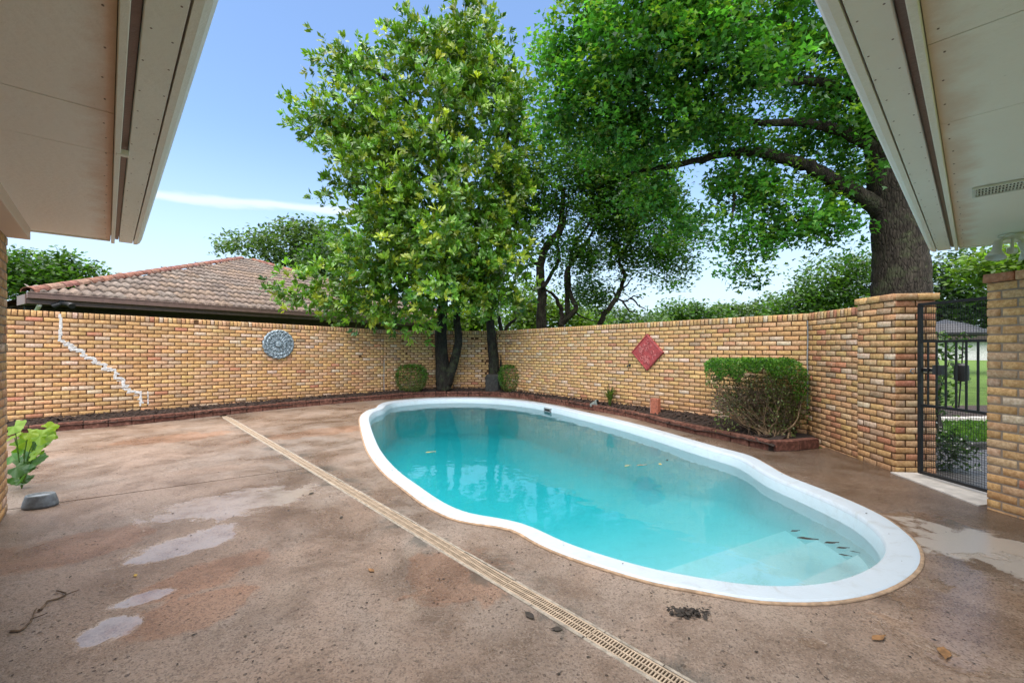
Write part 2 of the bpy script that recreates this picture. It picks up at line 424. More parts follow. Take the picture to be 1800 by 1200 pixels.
def soffit_mat(name, col, warm, band=None):
    m = NT(name); w = m.wpos()
    c = m.mix(m.map(m.noise(1.2, 5, .6, w), .35, .7), col, warm)
    if band:                                   # rust and peeling along the batten
        (nx, ny, d0) = band; sp = m.n('ShaderNodeSeparateXYZ'); m.l(w, sp.inputs[0])
        t = m.math('ADD', m.math('ADD', m.math('MULTIPLY', sp.outputs['X'], nx), m.math('MULTIPLY', sp.outputs['Y'], ny)), -d0)
        t = m.math('ADD', t, m.math('MULTIPLY', m.math('SUBTRACT', m.noise(4, 5, .65, w), .5), .22))
        c = m.mix(m.map(t, .36, .22, 0, .6), c, (.60, .37, .26))
    c = m.mix(m.map(m.noise(40, 4, .7, w), .66, .74, 0, .5), c, tuple(x * .55 for x in col))
    return m.done(m.pbr(c, .75, 0, m.bump(m.noise(28, 5, .6, w), .004), spec=.3))
M['soffit_tan'] = soffit_mat('soffit_tan', (.83, .755, .715), (.84, .76, .71), (-VX, -VY, float(-np.dot((VX, VY), P(247, 430, F * 1.02 / (HZ - 430))[:2]))))
M['soffit_white'] = soffit_mat('soffit_white', (.84, .82, .78), (.82, .80, .76), (-UX, -UY, float(-np.dot((UX, UY), P(1634, 443, F * 1.02 / (HZ - 443))[:2]))))
M['trim'] = soffit_mat('trim_paint', (.80, .77, .72), (.77, .73, .67))
M['roof_top'] = simple('roof_shingle', (.12, .09, .075), .95, var=.4, scale=12, bump=.02, bscale=18)
M['metal_black'] = simple('black_metal', (.012, .012, .013), .45, .2, var=.3, scale=20)
M['white_metal'] = simple('white_metal', (.60, .61, .58), .4, var=.12)
def tile_mat(name, attr):
    m = NT(name); w = m.wpos(); o = m.n('ShaderNodeVertexColor', layer_name='col').outputs['Color'] if attr else m.n('ShaderNodeObjectInfo').outputs['Color']
    c = m.mix(m.map(m.noise(9, 6, .65, w), .35, .7), m.mix(1.0, o, (.55, .52, .52), 'MULTIPLY'), m.mix(1.0, o, (1.25, 1.22, 1.2), 'MULTIPLY'))
    c = m.mix(m.map(m.noise(2.2, 4, .6, w), .52, .75, 0, .5), c, (.085, .075, .070))
    return m.done(m.pbr(c, .85, 0, m.bump(m.noise(50, 4, .6, w), .006), spec=.3))
M['tile'] = tile_mat('roof_tile', False); M['tile_mass'] = tile_mat('roof_tile_mass', True)
M['ridge'] = tile_mat('ridge_tile', False)
M['gutter'] = simple('gutter_brown', (.175, .105, .085), .45, var=.15)
M['fascia_dark'] = simple('fascia_dark', (.060, .042, .032), .7)
M['medallion'] = None
def medal():
    m = NT('blue_metal'); p = m.pos()
    n = m.noise(26, 5, .65, p)
    c = m.mix(m.map(n, .40, .62), (.10, .135, .155), (.40, .48, .53))
    return m.done(m.pbr(c, .5, .35, m.bump(n, .01)))
M['medallion'] = medal()
M['red'] = simple('red_paint', (.32, .045, .045), .6, var=.3, scale=16)
M['red_light'] = simple('red_relief', (.48, .14, .13), .6, var=.25, scale=30)
def lawn_mat():
    m = NT('lawn'); w = m.wpos()
    c = m.mix(m.map(m.noise(2.2, 5, .65, w), .3, .7), (.075, .130, .022), (.125, .205, .040))
    c = m.mix(m.map(m.noise(60, 4, .7, w), .45, .7, 0, .6), c, (.050, .085, .016))
    return m.done(m.pbr(c, .9, 0, m.bump(m.noise(80, 4, .7, w), .04), spec=.2))
M['lawn'] = lawn_mat()
M['concrete'] = simple('pale_concrete', (.50, .46, .41), .7, var=.2, scale=6, bump=.006, bscale=90)
M['paver'] = simple('wet_paver', (.10, .09, .085), .3, var=.35, scale=7, bump=.006, bscale=60)
M['white_wall'] = simple('white_siding', (.62, .60, .56), .8)
M['bowl'] = simple('grey_bowl', (.15, .175, .19), .5, var=.3, scale=25)
M['pot'] = simple('weathered_pot', (.145, .165, .150), .8, var=.35, scale=20)
M['stone'] = simple('grey_stone', (.036, .034, .031), .9, var=.4, scale=16, bump=.015, bscale=40)
M['redbrick'] = simple('red_brick', (.33, .105, .060), .85, var=.35, scale=22, bump=.006)
M['rubber'] = simple('black_plastic', (.02, .02, .022), .5)
M['grey_plastic'] = simple('grey_plastic', (.22, .24, .25), .5)
M['petal'] = simple('white_petal', (.75, .75, .72), .7)
M['dry'] = simple('dry_leaf', (.24, .120, .045), .8, var=.4, scale=30)
M['yellow_leaf'] = simple('yellow_leaf', (.42, .27, .05), .7, var=.3, scale=30)
M['debris'] = simple('wet_debris', (.030, .022, .016), .8, var=.5, scale=40)

# ------------------------------------------------------------------ ground: lawn, deck slabs, drain channel, soil bed
KERB_PX = [(-260, 800), (-140, 785), (-30, 772), (88, 759), (250, 744.5), (387, 730), (500, 718), (600, 708.5), (691, 700.6), (745, 697.2), (800, 696.0), (870, 697.0),
           (925, 701.2), (948, 705.5), (1030, 719.5), (1106, 733.5), (1197, 757), (1280, 774.5), (1316, 783.5), (1352, 792)]
kerb = [G(*p) for p in KERB_PX]
kerb = catmull(kerb, 6)
kerb_end = [np.array(G(1362, 793.5)), np.array(G(1400, 792)), np.array(G(1440, 787.5))]
kerb_line = np.vstack([kerb, kerb_end])
# walls (front faces), left to right
wl_left = np.array([(-9.60, 5.775), (-3.55, 12.0)])
wl_back = catmull([(-3.55, 12.0), (-3.0, 12.50), (-2.2, 12.86), (-1.3, 12.96), (-.62, 12.84), (-.20, 12.50)], 8)
wl_right = np.array([(-.20, 12.50), (4.45, 6.50)])
wl_stub = np.array([(4.45, 6.50), (4.352, 5.42)])

def half(poly, n, d):
    """keep the side n.p >= d"""
    out = []; m = len(poly)
    for i in range(m):
        a, b = poly[i], poly[(i + 1) % m]; da, db = a[0] * n[0] + a[1] * n[1] - d, b[0] * n[0] + b[1] * n[1] - d
        if da >= 0: out.append(tuple(a))
        if (da >= 0) != (db >= 0):
            t = da / (da - db); out.append((a[0] + (b[0] - a[0]) * t, a[1] + (b[1] - a[1]) * t))
    return out

DR_D = 1.735                                   # the drain runs along u at v.p = DR_D
dp = [np.dot((VX, VY), G(*q)) for q in ((395, 735), (600, 857), (870, 1005), (1180, 1178))]
DR_D = float(np.mean(dp))
POOL_PX = [(634, 751), (633.5, 733), (645, 722.5), (660, 718), (667, 711.5), (686, 706), (740, 700.8), (805, 698.8), (880, 700.8), (953, 709), (1038, 727), (1100, 741.5), (1160, 757.5),
           (1254, 785), (1317, 802), (1354, 821), (1383, 837.5), (1458, 867), (1525, 896), (1567, 919), (1604, 950), (1617, 975), (1612.5, 1000), (1583, 1025), (1533, 1046),
           (1471, 1058), (1400, 1061), (1317, 1056), (1212, 1037.5), (1150, 1026), (1072.5, 1004), (991.5, 977), (942, 955), (906, 934), (870, 925.5), (825, 919.5), (789, 910),
           (748.5, 889.5), (712.5, 862.5), (672, 829), (645, 790.5)]
pool_out = resample(catmull([G(*p) for p in POOL_PX], 8, True), 220, True)
a2 = np.sum(pool_out[:, 0] * np.roll(pool_out[:, 1], -1) - np.roll(pool_out[:, 0], -1) * pool_out[:, 1])
if a2 < 0: pool_out = pool_out[::-1].copy()
def inset(loop, d, it=6):
    lo = loop.copy(); s = d / it
    for _ in range(it):
        t = np.roll(lo, -1, 0) - np.roll(lo, 1, 0); t /= np.linalg.norm(t, axis=1)[:, None]
        lo = lo + s * np.stack([-t[:, 1], t[:, 0]], 1)
        lo = lo * .8 + .1 * (np.roll(lo, 1, 0) + np.roll(lo, -1, 0))
    return lo

deck_poly = [tuple(p) for p in kerb_line] + [(4.62, 6.1), (4.55, 4.9), (4.50, 4.70), (4.52, 3.4), (5.4, 3.2), (5.4, -1.6), (-8, -1.6), (-12, 3.0)]
right_part = half(deck_poly, (VX, VY), DR_D + .062)
left_part = half(deck_poly, (-VX, -VY), -(DR_D - .062))
ja, jb = np.array(G(30, 893)), np.array(G(540, 822)); jd = (jb - ja) / np.linalg.norm(jb - ja); jn = np.array((-jd[1], jd[0])); jo = float(jn @ ja)
far_left = half(left_part, jn, jo + .010); near_left = half(left_part, -jn, -(jo - .010))
deck = thing('deck', 'brown wet concrete pool deck', 'deck'); del deck['category']; del deck['label']; deck['kind'] = 'structure'
def slab(poly, hole=None):
    loops = [[Vector((p[0], p[1], 0)) for p in poly]]
    if hole is not None: loops.append([Vector((p[0], p[1], 0)) for p in hole])
    tri = tessellate_polygon(loops); pts = [v for l in loops for v in l]
    fs = []
    for a, b, c in tri:
        cr = (pts[b] - pts[a]).cross(pts[c] - pts[a]).z
        if abs(cr) > 1e-9: fs.append((a, b, c) if cr > 0 else (c, b, a))
    base = 0
    vs = [tuple(p) for p in pts]; n0 = len(vs)
    vs += [(p.x, p.y, -.09) for p in pts]
    for l in loops:
        m = len(l)
        for i in range(m): fs.append((base + i, base + (i + 1) % m, n0 + base + (i + 1) % m, n0 + base + i))
        base += m
    return link('slab', mesh('slab', vs, fs), M['deck'], deck)
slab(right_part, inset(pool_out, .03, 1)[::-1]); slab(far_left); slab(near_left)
# dark bed under the joint and the drain
mb = MB(); mid_ = ja + jd * 1.6
mid_ = ja - jd * 1.0; mb.box((mid_[0], mid_[1], -.05), (6.9, .10, .03), math.atan2(jd[1], jd[0])); mb.build('joint_bed', M['dark'], deck)
# lawn and everything outside, with the patio cut out
big = [(-160, -60), (160, -60), (160, 220), (-160, 220)]
holep = [tuple(p) for p in kerb_line[::3]] + [(4.5, 6.1), (4.45, 5.0), (4.45, 3.6), (5.3, 3.1), (5.3, -1.5), (-7.9, -1.5), (-11.9, 3.0)]
tri = tessellate_polygon([[Vector((*p, 0)) for p in big], [Vector((*p, 0)) for p in holep]])
pts = big + holep; vs = [(p[0], p[1], -.03) for p in pts]; fs = []
for a, b, c in tri:
    cr = (pts[b][0] - pts[a][0]) * (pts[c][1] - pts[a][1]) - (pts[b][1] - pts[a][1]) * (pts[c][0] - pts[a][0])
    fs.append((a, b, c) if cr > 0 else (c, b, a))
structure(link('ground', mesh('ground', vs, fs), M['lawn']))
# soil bed: from behind the kerb up to the walls
wall_line = np.vstack([wl_left, wl_back, wl_right])
n = 160
ks = resample(np.vstack([kerb_line[2:-3], [kerb_line[-3]]]), n)
ws = []
wd = resample(wall_line, 600)
j0 = 0
for q in ks:
    dd = np.linalg.norm(wd - q, axis=1); ws.append(wd[int(np.argmin(dd))])
ws = np.array(ws)
k_ = np.ones(9) / 9
wsm = np.stack([np.convolve(np.pad(ws[:, i], 4, 'edge'), k_, 'valid') for i in (0, 1)], 1)
rows = []
for i, t in enumerate(np.linspace(-.05, 1.25, 9)):
    z = .085 + .10 * min(max(t, 0), 1)
    q = ks + (wsm - ks) * t
    bumpz = rng.normal(0, .008, n)
    rows.append(np.c_[q, np.full(n, z) + bumpz])
vs = np.vstack(rows); fs = []
for r in range(len(rows) - 1):
    for i in range(n - 1): fs.append((r * n + i, r * n + i + 1, (r + 1) * n + i + 1, (r + 1) * n + i))
structure(link('soil_bed', mesh('soil_bed', vs, fs, smooth=True), M['soil']))
# end of the bed, under the big shrub
mb = MB(); ke = kerb_line[-3:]
mb.prism([tuple(kerb_line[-4]), tuple(ke[0] + (0, .04)), tuple(ke[1] + (0, .05)), tuple(ke[2] + (0, .05)), (4.50, 6.45), (3.9, 7.2), (3.2, 7.0)], -.05, .095); structure(mb.build('soil', M['soil']))
# mulch chips
N = 2600
ii = rng.integers(6, n - 2, N); tt = rng.random(N) * .98
cen = ks[ii] + (wsm[ii] - ks[ii]) * tt[:, None] + rng.normal(0, .02, (N, 2)); cz = .09 + .10 * tt + .012
an = rng.random(N) * 6.28; L = rng.uniform(.012, .045, N); Wd = rng.uniform(.006, .016, N); tl = rng.normal(0, .35, N)
q = np.array([(-1, -1), (1, -1), (1, 1), (-1, 1)]); V = np.zeros((N, 8, 3))
for k in range(8):
    x = q[k % 4][0] * L; y = q[k % 4][1] * Wd
    V[:, k, 0] = cen[:, 0] + x * np.cos(an) - y * np.sin(an); V[:, k, 1] = cen[:, 1] + x * np.sin(an) + y * np.cos(an)
    V[:, k, 2] = cz + x * tl + (.008 if k > 3 else 0)
cf = np.array([(4, 5, 6, 7), (0, 1, 5, 4), (1, 2, 6, 5), (2, 3, 7, 6), (3, 0, 4, 7)])
FF = (np.arange(N)[:, None, None] * 8 + cf[None]).reshape(-1, 4)
link('mulch', mesh('mulch', V.reshape(-1, 3), FF), M['chip'], kind='stuff')

# ---- drain
def drain_pt(s, off=0.0): return np.array((VX * (DR_D + off) + UX * s, VY * (DR_D + off) + UY * s))
S0 = -0.55; S1 = float(np.dot((UX, UY), G(393, 734)))
dang = math.atan2(UY, UX)
dr = thing('trench_drain', 'long tan slotted plastic drain strip crossing the brown deck', 'drain', (*drain_pt(1.6), 0))
mb = MB(); c = drain_pt((S0 + S1) / 2)
mb.box((c[0] + UX * .4, c[1] + UY * .4, -.075), (S1 - S0 + .8, .13, .02), dang); mb.build('channel', M['dark'], dr)
for sgn in (-1, 1):
    mb = MB(); k = 0; s = S0
    while s < S1 - .05:                       # broken mortar lip either side
        l = random.uniform(.25, .7); l = min(l, S1 - s)
        c = drain_pt(s + l / 2, sgn * .0565 + random.uniform(-.0015, .0015)); mb.box((c[0], c[1], -.022 + random.uniform(-.002, .002)), (l - .004, .016 if sgn > 0 else .021, .05), dang, .002); s += l
    mb.build('lip', M['drain_lip'], dr)
sec = .61; npc = round((S1 - S0) / sec)
pitch = .0152; nb = int((sec - .006) / pitch)
gm = MB()
for o_, w_ in ((-.041, .009), (0, .008), (.041, .009)): gm.box((0, o_, -.006), (sec - .004, w_, .012))
for k in range(nb + 1):
    x = -(sec - .006) / 2 + k * (sec - .006) / nb
    gm.box((x, -.0205, -.0065), (.0062, .0335, .011)); gm.box((x, .0205, -.0065), (.0062, .0335, .011))
gme = gm.me('grate'); gme.materials.append(M['drain'])
for k in range(npc):
    c = drain_pt(S0 + sec * (k + .5)); o = link('grate', gme, None, dr, (c[0], c[1], random.uniform(-.001, .003)))
    o.rotation_euler = (random.uniform(-.004, .004), random.uniform(-.003, .003), dang + random.uniform(-.002, .002))

# ---- edging blocks
ed = thing('garden_edging', 'row of reddish brown concrete edging blocks holding back the planting bed', 'garden edging', (*kerb_line[60], 0))
def block_mesh(L, d=.11, h=.135):
    return MB().box((0, 0, 0), (L, d, h), 0, .006).me('edging_block')
bm_std = block_mesh(.300); bm_std.materials.append(M['edging'])
bm_half = block_mesh(.150); bm_half.materials.append(M['edging'])
def blocks(line, L, me):
    d = np.r_[0, np.cumsum(np.linalg.norm(np.diff(line, axis=0), axis=1))]; m = int(d[-1] / L); st = d[-1] / m
    for k in range(m):
        a, b = [np.array([np.interp(s, d, line[:, i]) for i in (0, 1)]) for s in (k * st, (k + 1) * st)]
        t = (b - a) / np.linalg.norm(b - a); nn = np.array((-t[1], t[0]))        # towards the bed
        c = (a + b) / 2 + nn * .055 + nn * random.uniform(-.006, .006)
        o = link('edging_block', me, None, ed, (c[0], c[1], .062 + random.uniform(-.006, .008)))
        o.rotation_euler = (random.uniform(-.03, .03), random.uniform(-.015, .015), math.atan2(t[1], t[0]) + random.uniform(-.02, .02)); o.scale = (st / (L + .012), 1, 1)
        o.scale = ((st - .010) / (L - .012 if me is bm_std else .150), 1, 1)
blocks(kerb_line[:-3], .312, bm_std)
blocks(np.array([kerb_line[-4] + (.02, -.005), ke[0]]), .10, bm_half)
blocks(np.array([ke[0] + (.015, .0), ke[1], ke[2]]), .312, bm_std)

# ------------------------------------------------------------------ brickwork
PAL = [((.55, .345, .155), 30), ((.58, .375, .165), 20), ((.52, .325, .175), 18), ((.57, .39, .23), 12), ((.57, .330, .180), 8), ((.50, .35, .225), 7), ((.48, .22, .130), 1.2), ((.60, .47, .35), 6), ((.38, .27, .18), 1.5)]
PC = np.array([p[0] for p in PAL]); PW = np.array([p[1] for p in PAL], float); PW /= PW.sum()
PW_RED = np.array([16, 16, 12, 12, 16, 9, 10, 6, 3], float); PW_RED /= PW_RED.sum()
def brick_verts(L, H, Dp, r):
    """front at y=0, going back along +y; chamfered uneven front"""
    b = .0032; j = lambda s: r.normal(0, s)
    fr = [(sx * (L / 2 - b) + j(.0015), -abs(j(.0008)), sz * (H / 2 - b) + j(.0012)) for sx, sz in ((-1, -1), (1, -1), (1, 1), (-1, 1))]
    md = [(sx * L / 2 + j(.001), b, sz * H / 2 + j(.001)) for sx, sz in ((-1, -1), (1, -1), (1, 1), (-1, 1))]
    bk = [(sx * L / 2, Dp, sz * H / 2) for sx, sz in ((-1, -1), (1, -1), (1, 1), (-1, 1))]
    return np.array(fr + md + bk)
BF = np.array([(0, 1, 2, 3)] + [(4 + k, 4 + (k + 1) % 4, (k + 1) % 4, k) for k in range(4)] + [(8 + k, 8 + (k + 1) % 4, 4 + (k + 1) % 4, 4 + k) for k in range(4)])
BL, BH, CHT, BLEN = .1955, .0605, .0745, .2105
VARS = [brick_verts(BL, BH, .09, rng) for _ in range(8)]
VARM = []
for v in VARS:
    me = mesh('brick', v, BF); me.materials.append(M['brick']); VARM.append(me)
ROWV = [brick_verts(.0575, .098, .235, rng) for _ in range(5)]
ROWM = []
for v in ROWV:
    me = mesh('brick', v, BF); me.materials.append(M['brick']); ROWM.append(me)
def line_fn(line):
    line = np.asarray(line, float); d = np.r_[0, np.cumsum(np.linalg.norm(np.diff(line, axis=0), axis=1))]
    def f(s):
        p = np.array([np.interp(s, d, line[:, i]) for i in (0, 1)])
        e = .03; q0, q1 = [np.array([np.interp(min(max(s + x, 0), d[-1]), d, line[:, i]) for i in (0, 1)]) for x in (-e, e)]
        t = (q1 - q0) / np.linalg.norm(q1 - q0); return p, t
    return f, d[-1]
def view_size(p):
    if p[1] < .3: return 0.0
    x = 900 + F * p[0] / p[1]; y = HZ - F * (p[2] - CH) / p[1]
    if not (-30 < x < 1830 and -30 < y < 1230): return 0.0
    return 1.0 / p[1]
def brickwork(parent, line, ztop, courses, rowlock=True, pw=PW, mort='mortar', ind=300, phase=0.0, off=0.0, core=.20, zfloor=-.03, sheet=0.0, caps=None):
    """bricks one by one along a line (front face to the right of travel); returns nothing"""
    f, Ln = line_fn(line); items = []
    zt = ztop if callable(ztop) else (lambda s: ztop)
    slope = lambda s: (zt(min(s + .2, Ln)) - zt(max(s - .2, 0))) / (min(s + .2, Ln) - max(s - .2, 0))
    rk = .112 if rowlock else 0.0
    if rowlock:
        m = max(1, round(Ln / .0705)); st = Ln / m
        for k in range(m):
            s = (k + .5) * st; p, t = f(s)
            items.append((s, zt(s) - .052, p, t, slope(s), 1, st / .0705, 1.0))
    for r in range(courses):
        s = -(BLEN * (.5 if (r % 2) else 0) + phase)
        while s < Ln:
            a, b = max(s, 0), min(s + BLEN, Ln)
            w = b - a
            if w > .03:
                c = (a + b) / 2; p, t = f(c); z = zt(c) - rk - CHT * (r + .5)
                if z > zfloor: items.append((c, z, p, t, slope(c), 0, (w - (BLEN - BL)) / BL, 1.0))
            s += BLEN
    ranked = sorted(range(len(items)), key=lambda i: -view_size((items[i][2][0], items[i][2][1], items[i][1])))
    top = set(i for i in ranked[:ind] if view_size((items[i][2][0], items[i][2][1], items[i][1])) > 0)
    BV = []; BC = []
    for i, (s, z, p, t, sl, kind, sx, sz) in enumerate(items):
        nrm = np.array((t[1], -t[0])); prou = random.gauss(0, .0014) + off
        q = p + nrm * prou
        c = PC[rng.choice(len(PC), p=pw)] * rng.normal(1, .075) * (1 + rng.normal(0, .025, 3)); c = np.clip(c, .02, .8)
        ang = math.atan2(t[1], t[0]); vi = random.randrange(5 if kind else 8); tilt = -math.atan(sl) + random.gauss(0, .006)
        if i in top:
            o = link('brick', (ROWM if kind else VARM)[vi], None, parent, (q[0], q[1], z))
            o.rotation_euler = (random.gauss(0, .008), tilt, ang); o.scale = (sx, 1, sz); o.color = (*c, 1)
        else:
            v = (ROWV if kind else VARS)[vi] * (sx, 1, sz)
            ca, sa = math.cos(tilt), math.sin(tilt)
            x = v[:, 0] * ca + v[:, 2] * sa; zz = -v[:, 0] * sa + v[:, 2] * ca
            BV.append(np.c_[q[0] + x * t[0] - v[:, 1] * t[1], q[1] + x * t[1] + v[:, 1] * t[0], z + zz]); BC.append(np.tile(c, (12, 1)))
    if BV:
        nbk = len(BV); fs = (np.arange(nbk)[:, None, None] * 12 + BF[None]).reshape(-1, 4)
        link('brick_mass', mesh('brick_mass', np.vstack(BV), fs, np.vstack(BC)), M['brick_mass'], parent, kind='stuff')
    # mortar core, recessed 9 mm
    m = max(2, int(Ln / .15) + 1); ss = np.linspace(.015, Ln - .015, m); vs = []; fs = []
    for s in ss:
        p, t = f(s); nrm = np.array((t[1], -t[0])); a = p - nrm * (.0042 - off); b = p - nrm * (core + .0); z1 = zt(s) - (.012 if rowlock else .004)
        vs += [(*a, -.08), (*a, z1), (*b, z1), (*b, -.08)]
    for k in range(m - 1):
        o = k * 4
        for u in range(4): fs.append((o + u, o + (u + 1) % 4, o + 4 + (u + 1) % 4, o + 4 + u))
    fs += [(0, 1, 2, 3), tuple((m - 1) * 4 + u for u in (3, 2, 1, 0))]
    link('mortar', mesh('mortar', vs, fs), M[mort], parent)

LW = float(np.linalg.norm(wl_left[1] - wl_left[0]))
def ztop_left(s):
    return 1.885 + (LW - s) * .0213
w1 = thing('brick_wall', 'long buff brick garden wall on the left with a white mortared step crack', 'wall', (-6.2, 9.2, 0))
brickwork(w1, wl_left, ztop_left, 25, phase=.05)
w2 = thing('brick_wall', 'curved buff brick wall in the far corner behind the dark tree trunks', 'wall', (-1.5, 12.95, 0))
brickwork(w2, wl_back, 1.884, 25, phase=.02)
w3 = thing('brick_wall', 'long buff brick garden wall with the red diamond plaque', 'wall', (2.1, 9.5, 0))
L3 = float(np.linalg.norm(wl_right[1] - wl_right[0]))
brickwork(w3, wl_right, lambda s: 1.884 + .026 * s / L3, 25, phase=0)
w4 = thing('brick_wall', 'short reddish buff brick wall between the big shrub and the gate pillar', 'wall', (4.4, 5.95, 0))
brickwork(w4, wl_stub, 1.91, 25, pw=PW_RED, phase=0)
# expansion joints between the walls
for (wpar, p, z0, z1) in ((w1, wl_left[1], .18, 1.05), (w3, wl_right[1] + (-.006, .008), .5, 1.80)):
    mb = MB(); mb.tube([(p[0] + .012 * math.sin(9 * z) * .3, p[1] - .008, z) for z in np.linspace(z0, z1, 12)], .009, 6); mb.build('joint_sealant', M['sealant'], wpar)
# gate pillar
pl = thing('brick_pillar', 'square brick gate pillar with projecting cap beside black gate', 'pillar', (4.5, 5.1, 0))
pA, pB = np.array((4.352 - .028, 5.42)), np.array((4.300 - .012, 4.84)); pCc = np.array((4.72, 4.80))
brickwork(pl, np.array([pA, pB]), 1.925, 26, rowlock=False, pw=PW_RED, phase=0, ind=150, core=.18)
brickwork(pl, np.array([pB + (.004, 0), pCc]), 1.925, 26, rowlock=False, pw=PW_RED, phase=0, ind=100, core=.25)
def cap(parent, pts, z, over=.018, hgt=.072, mort='mortar', ang=None):
    for a, b in zip(pts[:-1], pts[1:]):
        a, b = np.array(a), np.array(b); t = (b - a) / np.linalg.norm(b - a); Lc = np.linalg.norm(b - a); m = max(1, round(Lc / BLEN)); st = Lc / m; nr = np.array((t[1], -t[0]))
        for k in range(m):
            c = a + t * (k + .5) * st + nr * (over + random.gauss(0, .002))
            o = link('brick', VARM[random.randrange(8)], None, parent, (c[0], c[1], z + hgt / 2)); o.scale = ((st - .008) / BL, 1.6, hgt / BH); o.rotation_euler = (0, 0, math.atan2(t[1], t[0])); o.color = (*(PC[random.choice([4, 4, 1, 2, 6])] * random.uniform(.85, 1.05)), 1)
cap(pl, [pA + (0, .02), pB, pCc + (.02, 0)], 1.927)
mb = MB(); mb.prism([tuple(pA + (.03, 0)), tuple(pB + (.03, .03)), tuple(pCc + (0, .04)), (4.74, 5.42)], 1.6, 1.992); mb.build('mortar_bed', M['mortar'], pl)
mb = MB(); mb.prism([(4.50, 5.10), (4.705, 4.86), (4.735, 5.41), (4.42, 5.41)], -.05, 1.6); mb.build('core', M['mortar'], pl)
# house-side pillar at the right edge
hp = thing('brick_pillar', 'buff brick wing wall with grey joints at the right edge, below the floodlight', 'pillar', (4.3, 3.6, 0))
qA = np.array((4.12, 3.76)); qd = np.array((.178, -1.0)); qd /= np.linalg.norm(qd)
brickwork(hp, np.array([qA, qA + qd * 1.7]), 1.955, 27, rowlock=False, mort='mortar_grey', phase=0, core=.30)
brickwork(hp, np.array([qA + (.45, .08), qA + (.006, .001)]), 1.955, 27, rowlock=False, mort='mortar_grey', phase=.0, ind=0, core=.12)
cap(hp, [qA + (0.0, .015), qA + qd * 1.7], 1.957, .02, .072)
mb = MB(); e_ = qA + qd * 1.7; mb.prism([tuple(qA + (.02, -.03)), tuple(qA + (.45, .05)), tuple(e_ + (.45, .08)), tuple(e_ + (.03, .0))], 1.7, 2.022); mb.build('mortar_bed', M['mortar_grey'], hp)

# white mortar repair following the joints of the left wall
tl = (wl_left[1] - wl_left[0]) / LW; nl = np.array((tl[1], -tl[0]))
def on_left(px, py):
    """point of the left wall's face seen at a pixel"""
    dx = (px - 900) / F
    A = np.array([[dx, -tl[0]], [1.0, -tl[1]]]); Y, s = np.linalg.solve(A, wl_left[0])
    return s, CH + (HZ - py) / F * Y
crk = [(106, 553), (107, 575), (106, 598), (124, 607), (125, 613), (146, 617), (147, 624), (166, 631), (168, 637), (184, 641), (185, 648), (203, 652), (203, 662), (218, 668), (217, 680), (235, 688), (247, 690), (248, 712)]
mb = MB()
for (a, b) in zip(crk[:-1], crk[1:]):
    s0, z0 = on_left(*a); s1, z1 = on_left(*b); m = 5
    for k in range(m):
        t = (k + random.random()) / m; s = s0 + (s1 - s0) * t + random.gauss(0, .006); z = z0 + (z1 - z0) * t + random.gauss(0, .006)
        p = wl_left[0] + tl * s + nl * .001
        horiz = abs(s1 - s0) > abs(z1 - z0)
        mb.box((p[0], p[1], z), (random.uniform(.06, .13) if horiz else random.uniform(.022, .045), random.uniform(.010, .018), random.uniform(.018, .038) if horiz else random.uniform(.05, .10)), math.atan2(tl[1], tl[0]), .006)
for (a, b) in zip(crk[2:-1], crk[3:]):                          # smears beside the joints
    for k in range(2):
        s, z = on_left((a[0] + b[0]) / 2 + random.uniform(-6, 6), (a[1] + b[1]) / 2 + random.uniform(-2, 7)); p = wl_left[0] + tl * s + nl * .002
        mb.box((p[0], p[1], z), (random.uniform(.03, .09), .005, random.uniform(.012, .03)), math.atan2(tl[1], tl[0]), .002)
s0, z0 = on_left(260, 690); s1, z1 = on_left(261, 708)
for k in range(4):
    p = wl_left[0] + tl * (s0 + random.gauss(0, .003)) + nl * .001; mb.box((p[0], p[1], z0 + (z1 - z0) * k / 3), (.02, .012, .06), math.atan2(tl[1], tl[0]), .005)
mb.build('crack_filler', M['mortar_white'], w1)

# ------------------------------------------------------------------ swimming pool
ZW = -.122
pool = thing('swimming_pool', 'kidney shaped white rimmed fibreglass swimming pool filled with turquoise water', 'swimming pool', (float(pool_out[:, 0].mean()), float(pool_out[:, 1].mean()), 0))
r_out = pool_out; r_b = inset(pool_out, .012, 1); r_in = inset(pool_out, .150); r_in2 = inset(pool_out, .165); wallr = inset(pool_out, .195); foot = inset(pool_out, .27); cove = inset(pool_out, .44, 10)
def rings(lst, parent, name, mat, smooth=True, close=None):
    n = len(lst[0][0]); vs = np.vstack([np.c_[a, (np.full(n, z) if np.isscalar(z) else z)] for a, z in lst]); fs = []
    for r in range(len(lst) - 1):
        for i in range(n):
            j = (i + 1) % n; fs.append((r * n + i, r * n + j, (r + 1) * n + j, (r + 1) * n + i))
    if close: fs.append(tuple((len(lst) - 1) * n + i for i in range(n)))
    return link(name, mesh(name, vs, fs, smooth=smooth), mat, parent)
r_l, r_m = inset(pool_out, .020, 1), inset(pool_out, .165)
rings([(r_out, -.08), (r_out, .012), (r_out, .012), (r_b, .020), (r_b, .020), (r_l, .021), (r_in, .012), (r_in, .012), (r_m, .002), (r_m, .002), (inset(pool_out, .174), -.030)], pool, 'coping', M['pool'])
ax0, ax1 = np.array(G(760, 760)), np.array(G(1500, 985)); axd = (ax1 - ax0) / np.linalg.norm(ax1 - ax0); axl = np.linalg.norm(ax1 - ax0)
def depth(q):
    s = ((q - ax0) @ axd) / axl
    return np.interp(s, [-.3, .05, .35, .75, 1.0, 1.4], [-1.00, -1.15, -1.10, -.62, -.48, -.48])
ctr_pts = ax0 + np.clip((cove - ax0) @ axd, 0, axl)[:, None] * axd
lst = [(inset(pool_out, .174), -.028), (wallr, ZW + .02), (wallr, ZW - .06), (foot, np.maximum(depth(foot) + .12, -.9)), (cove, depth(cove) + .03)]
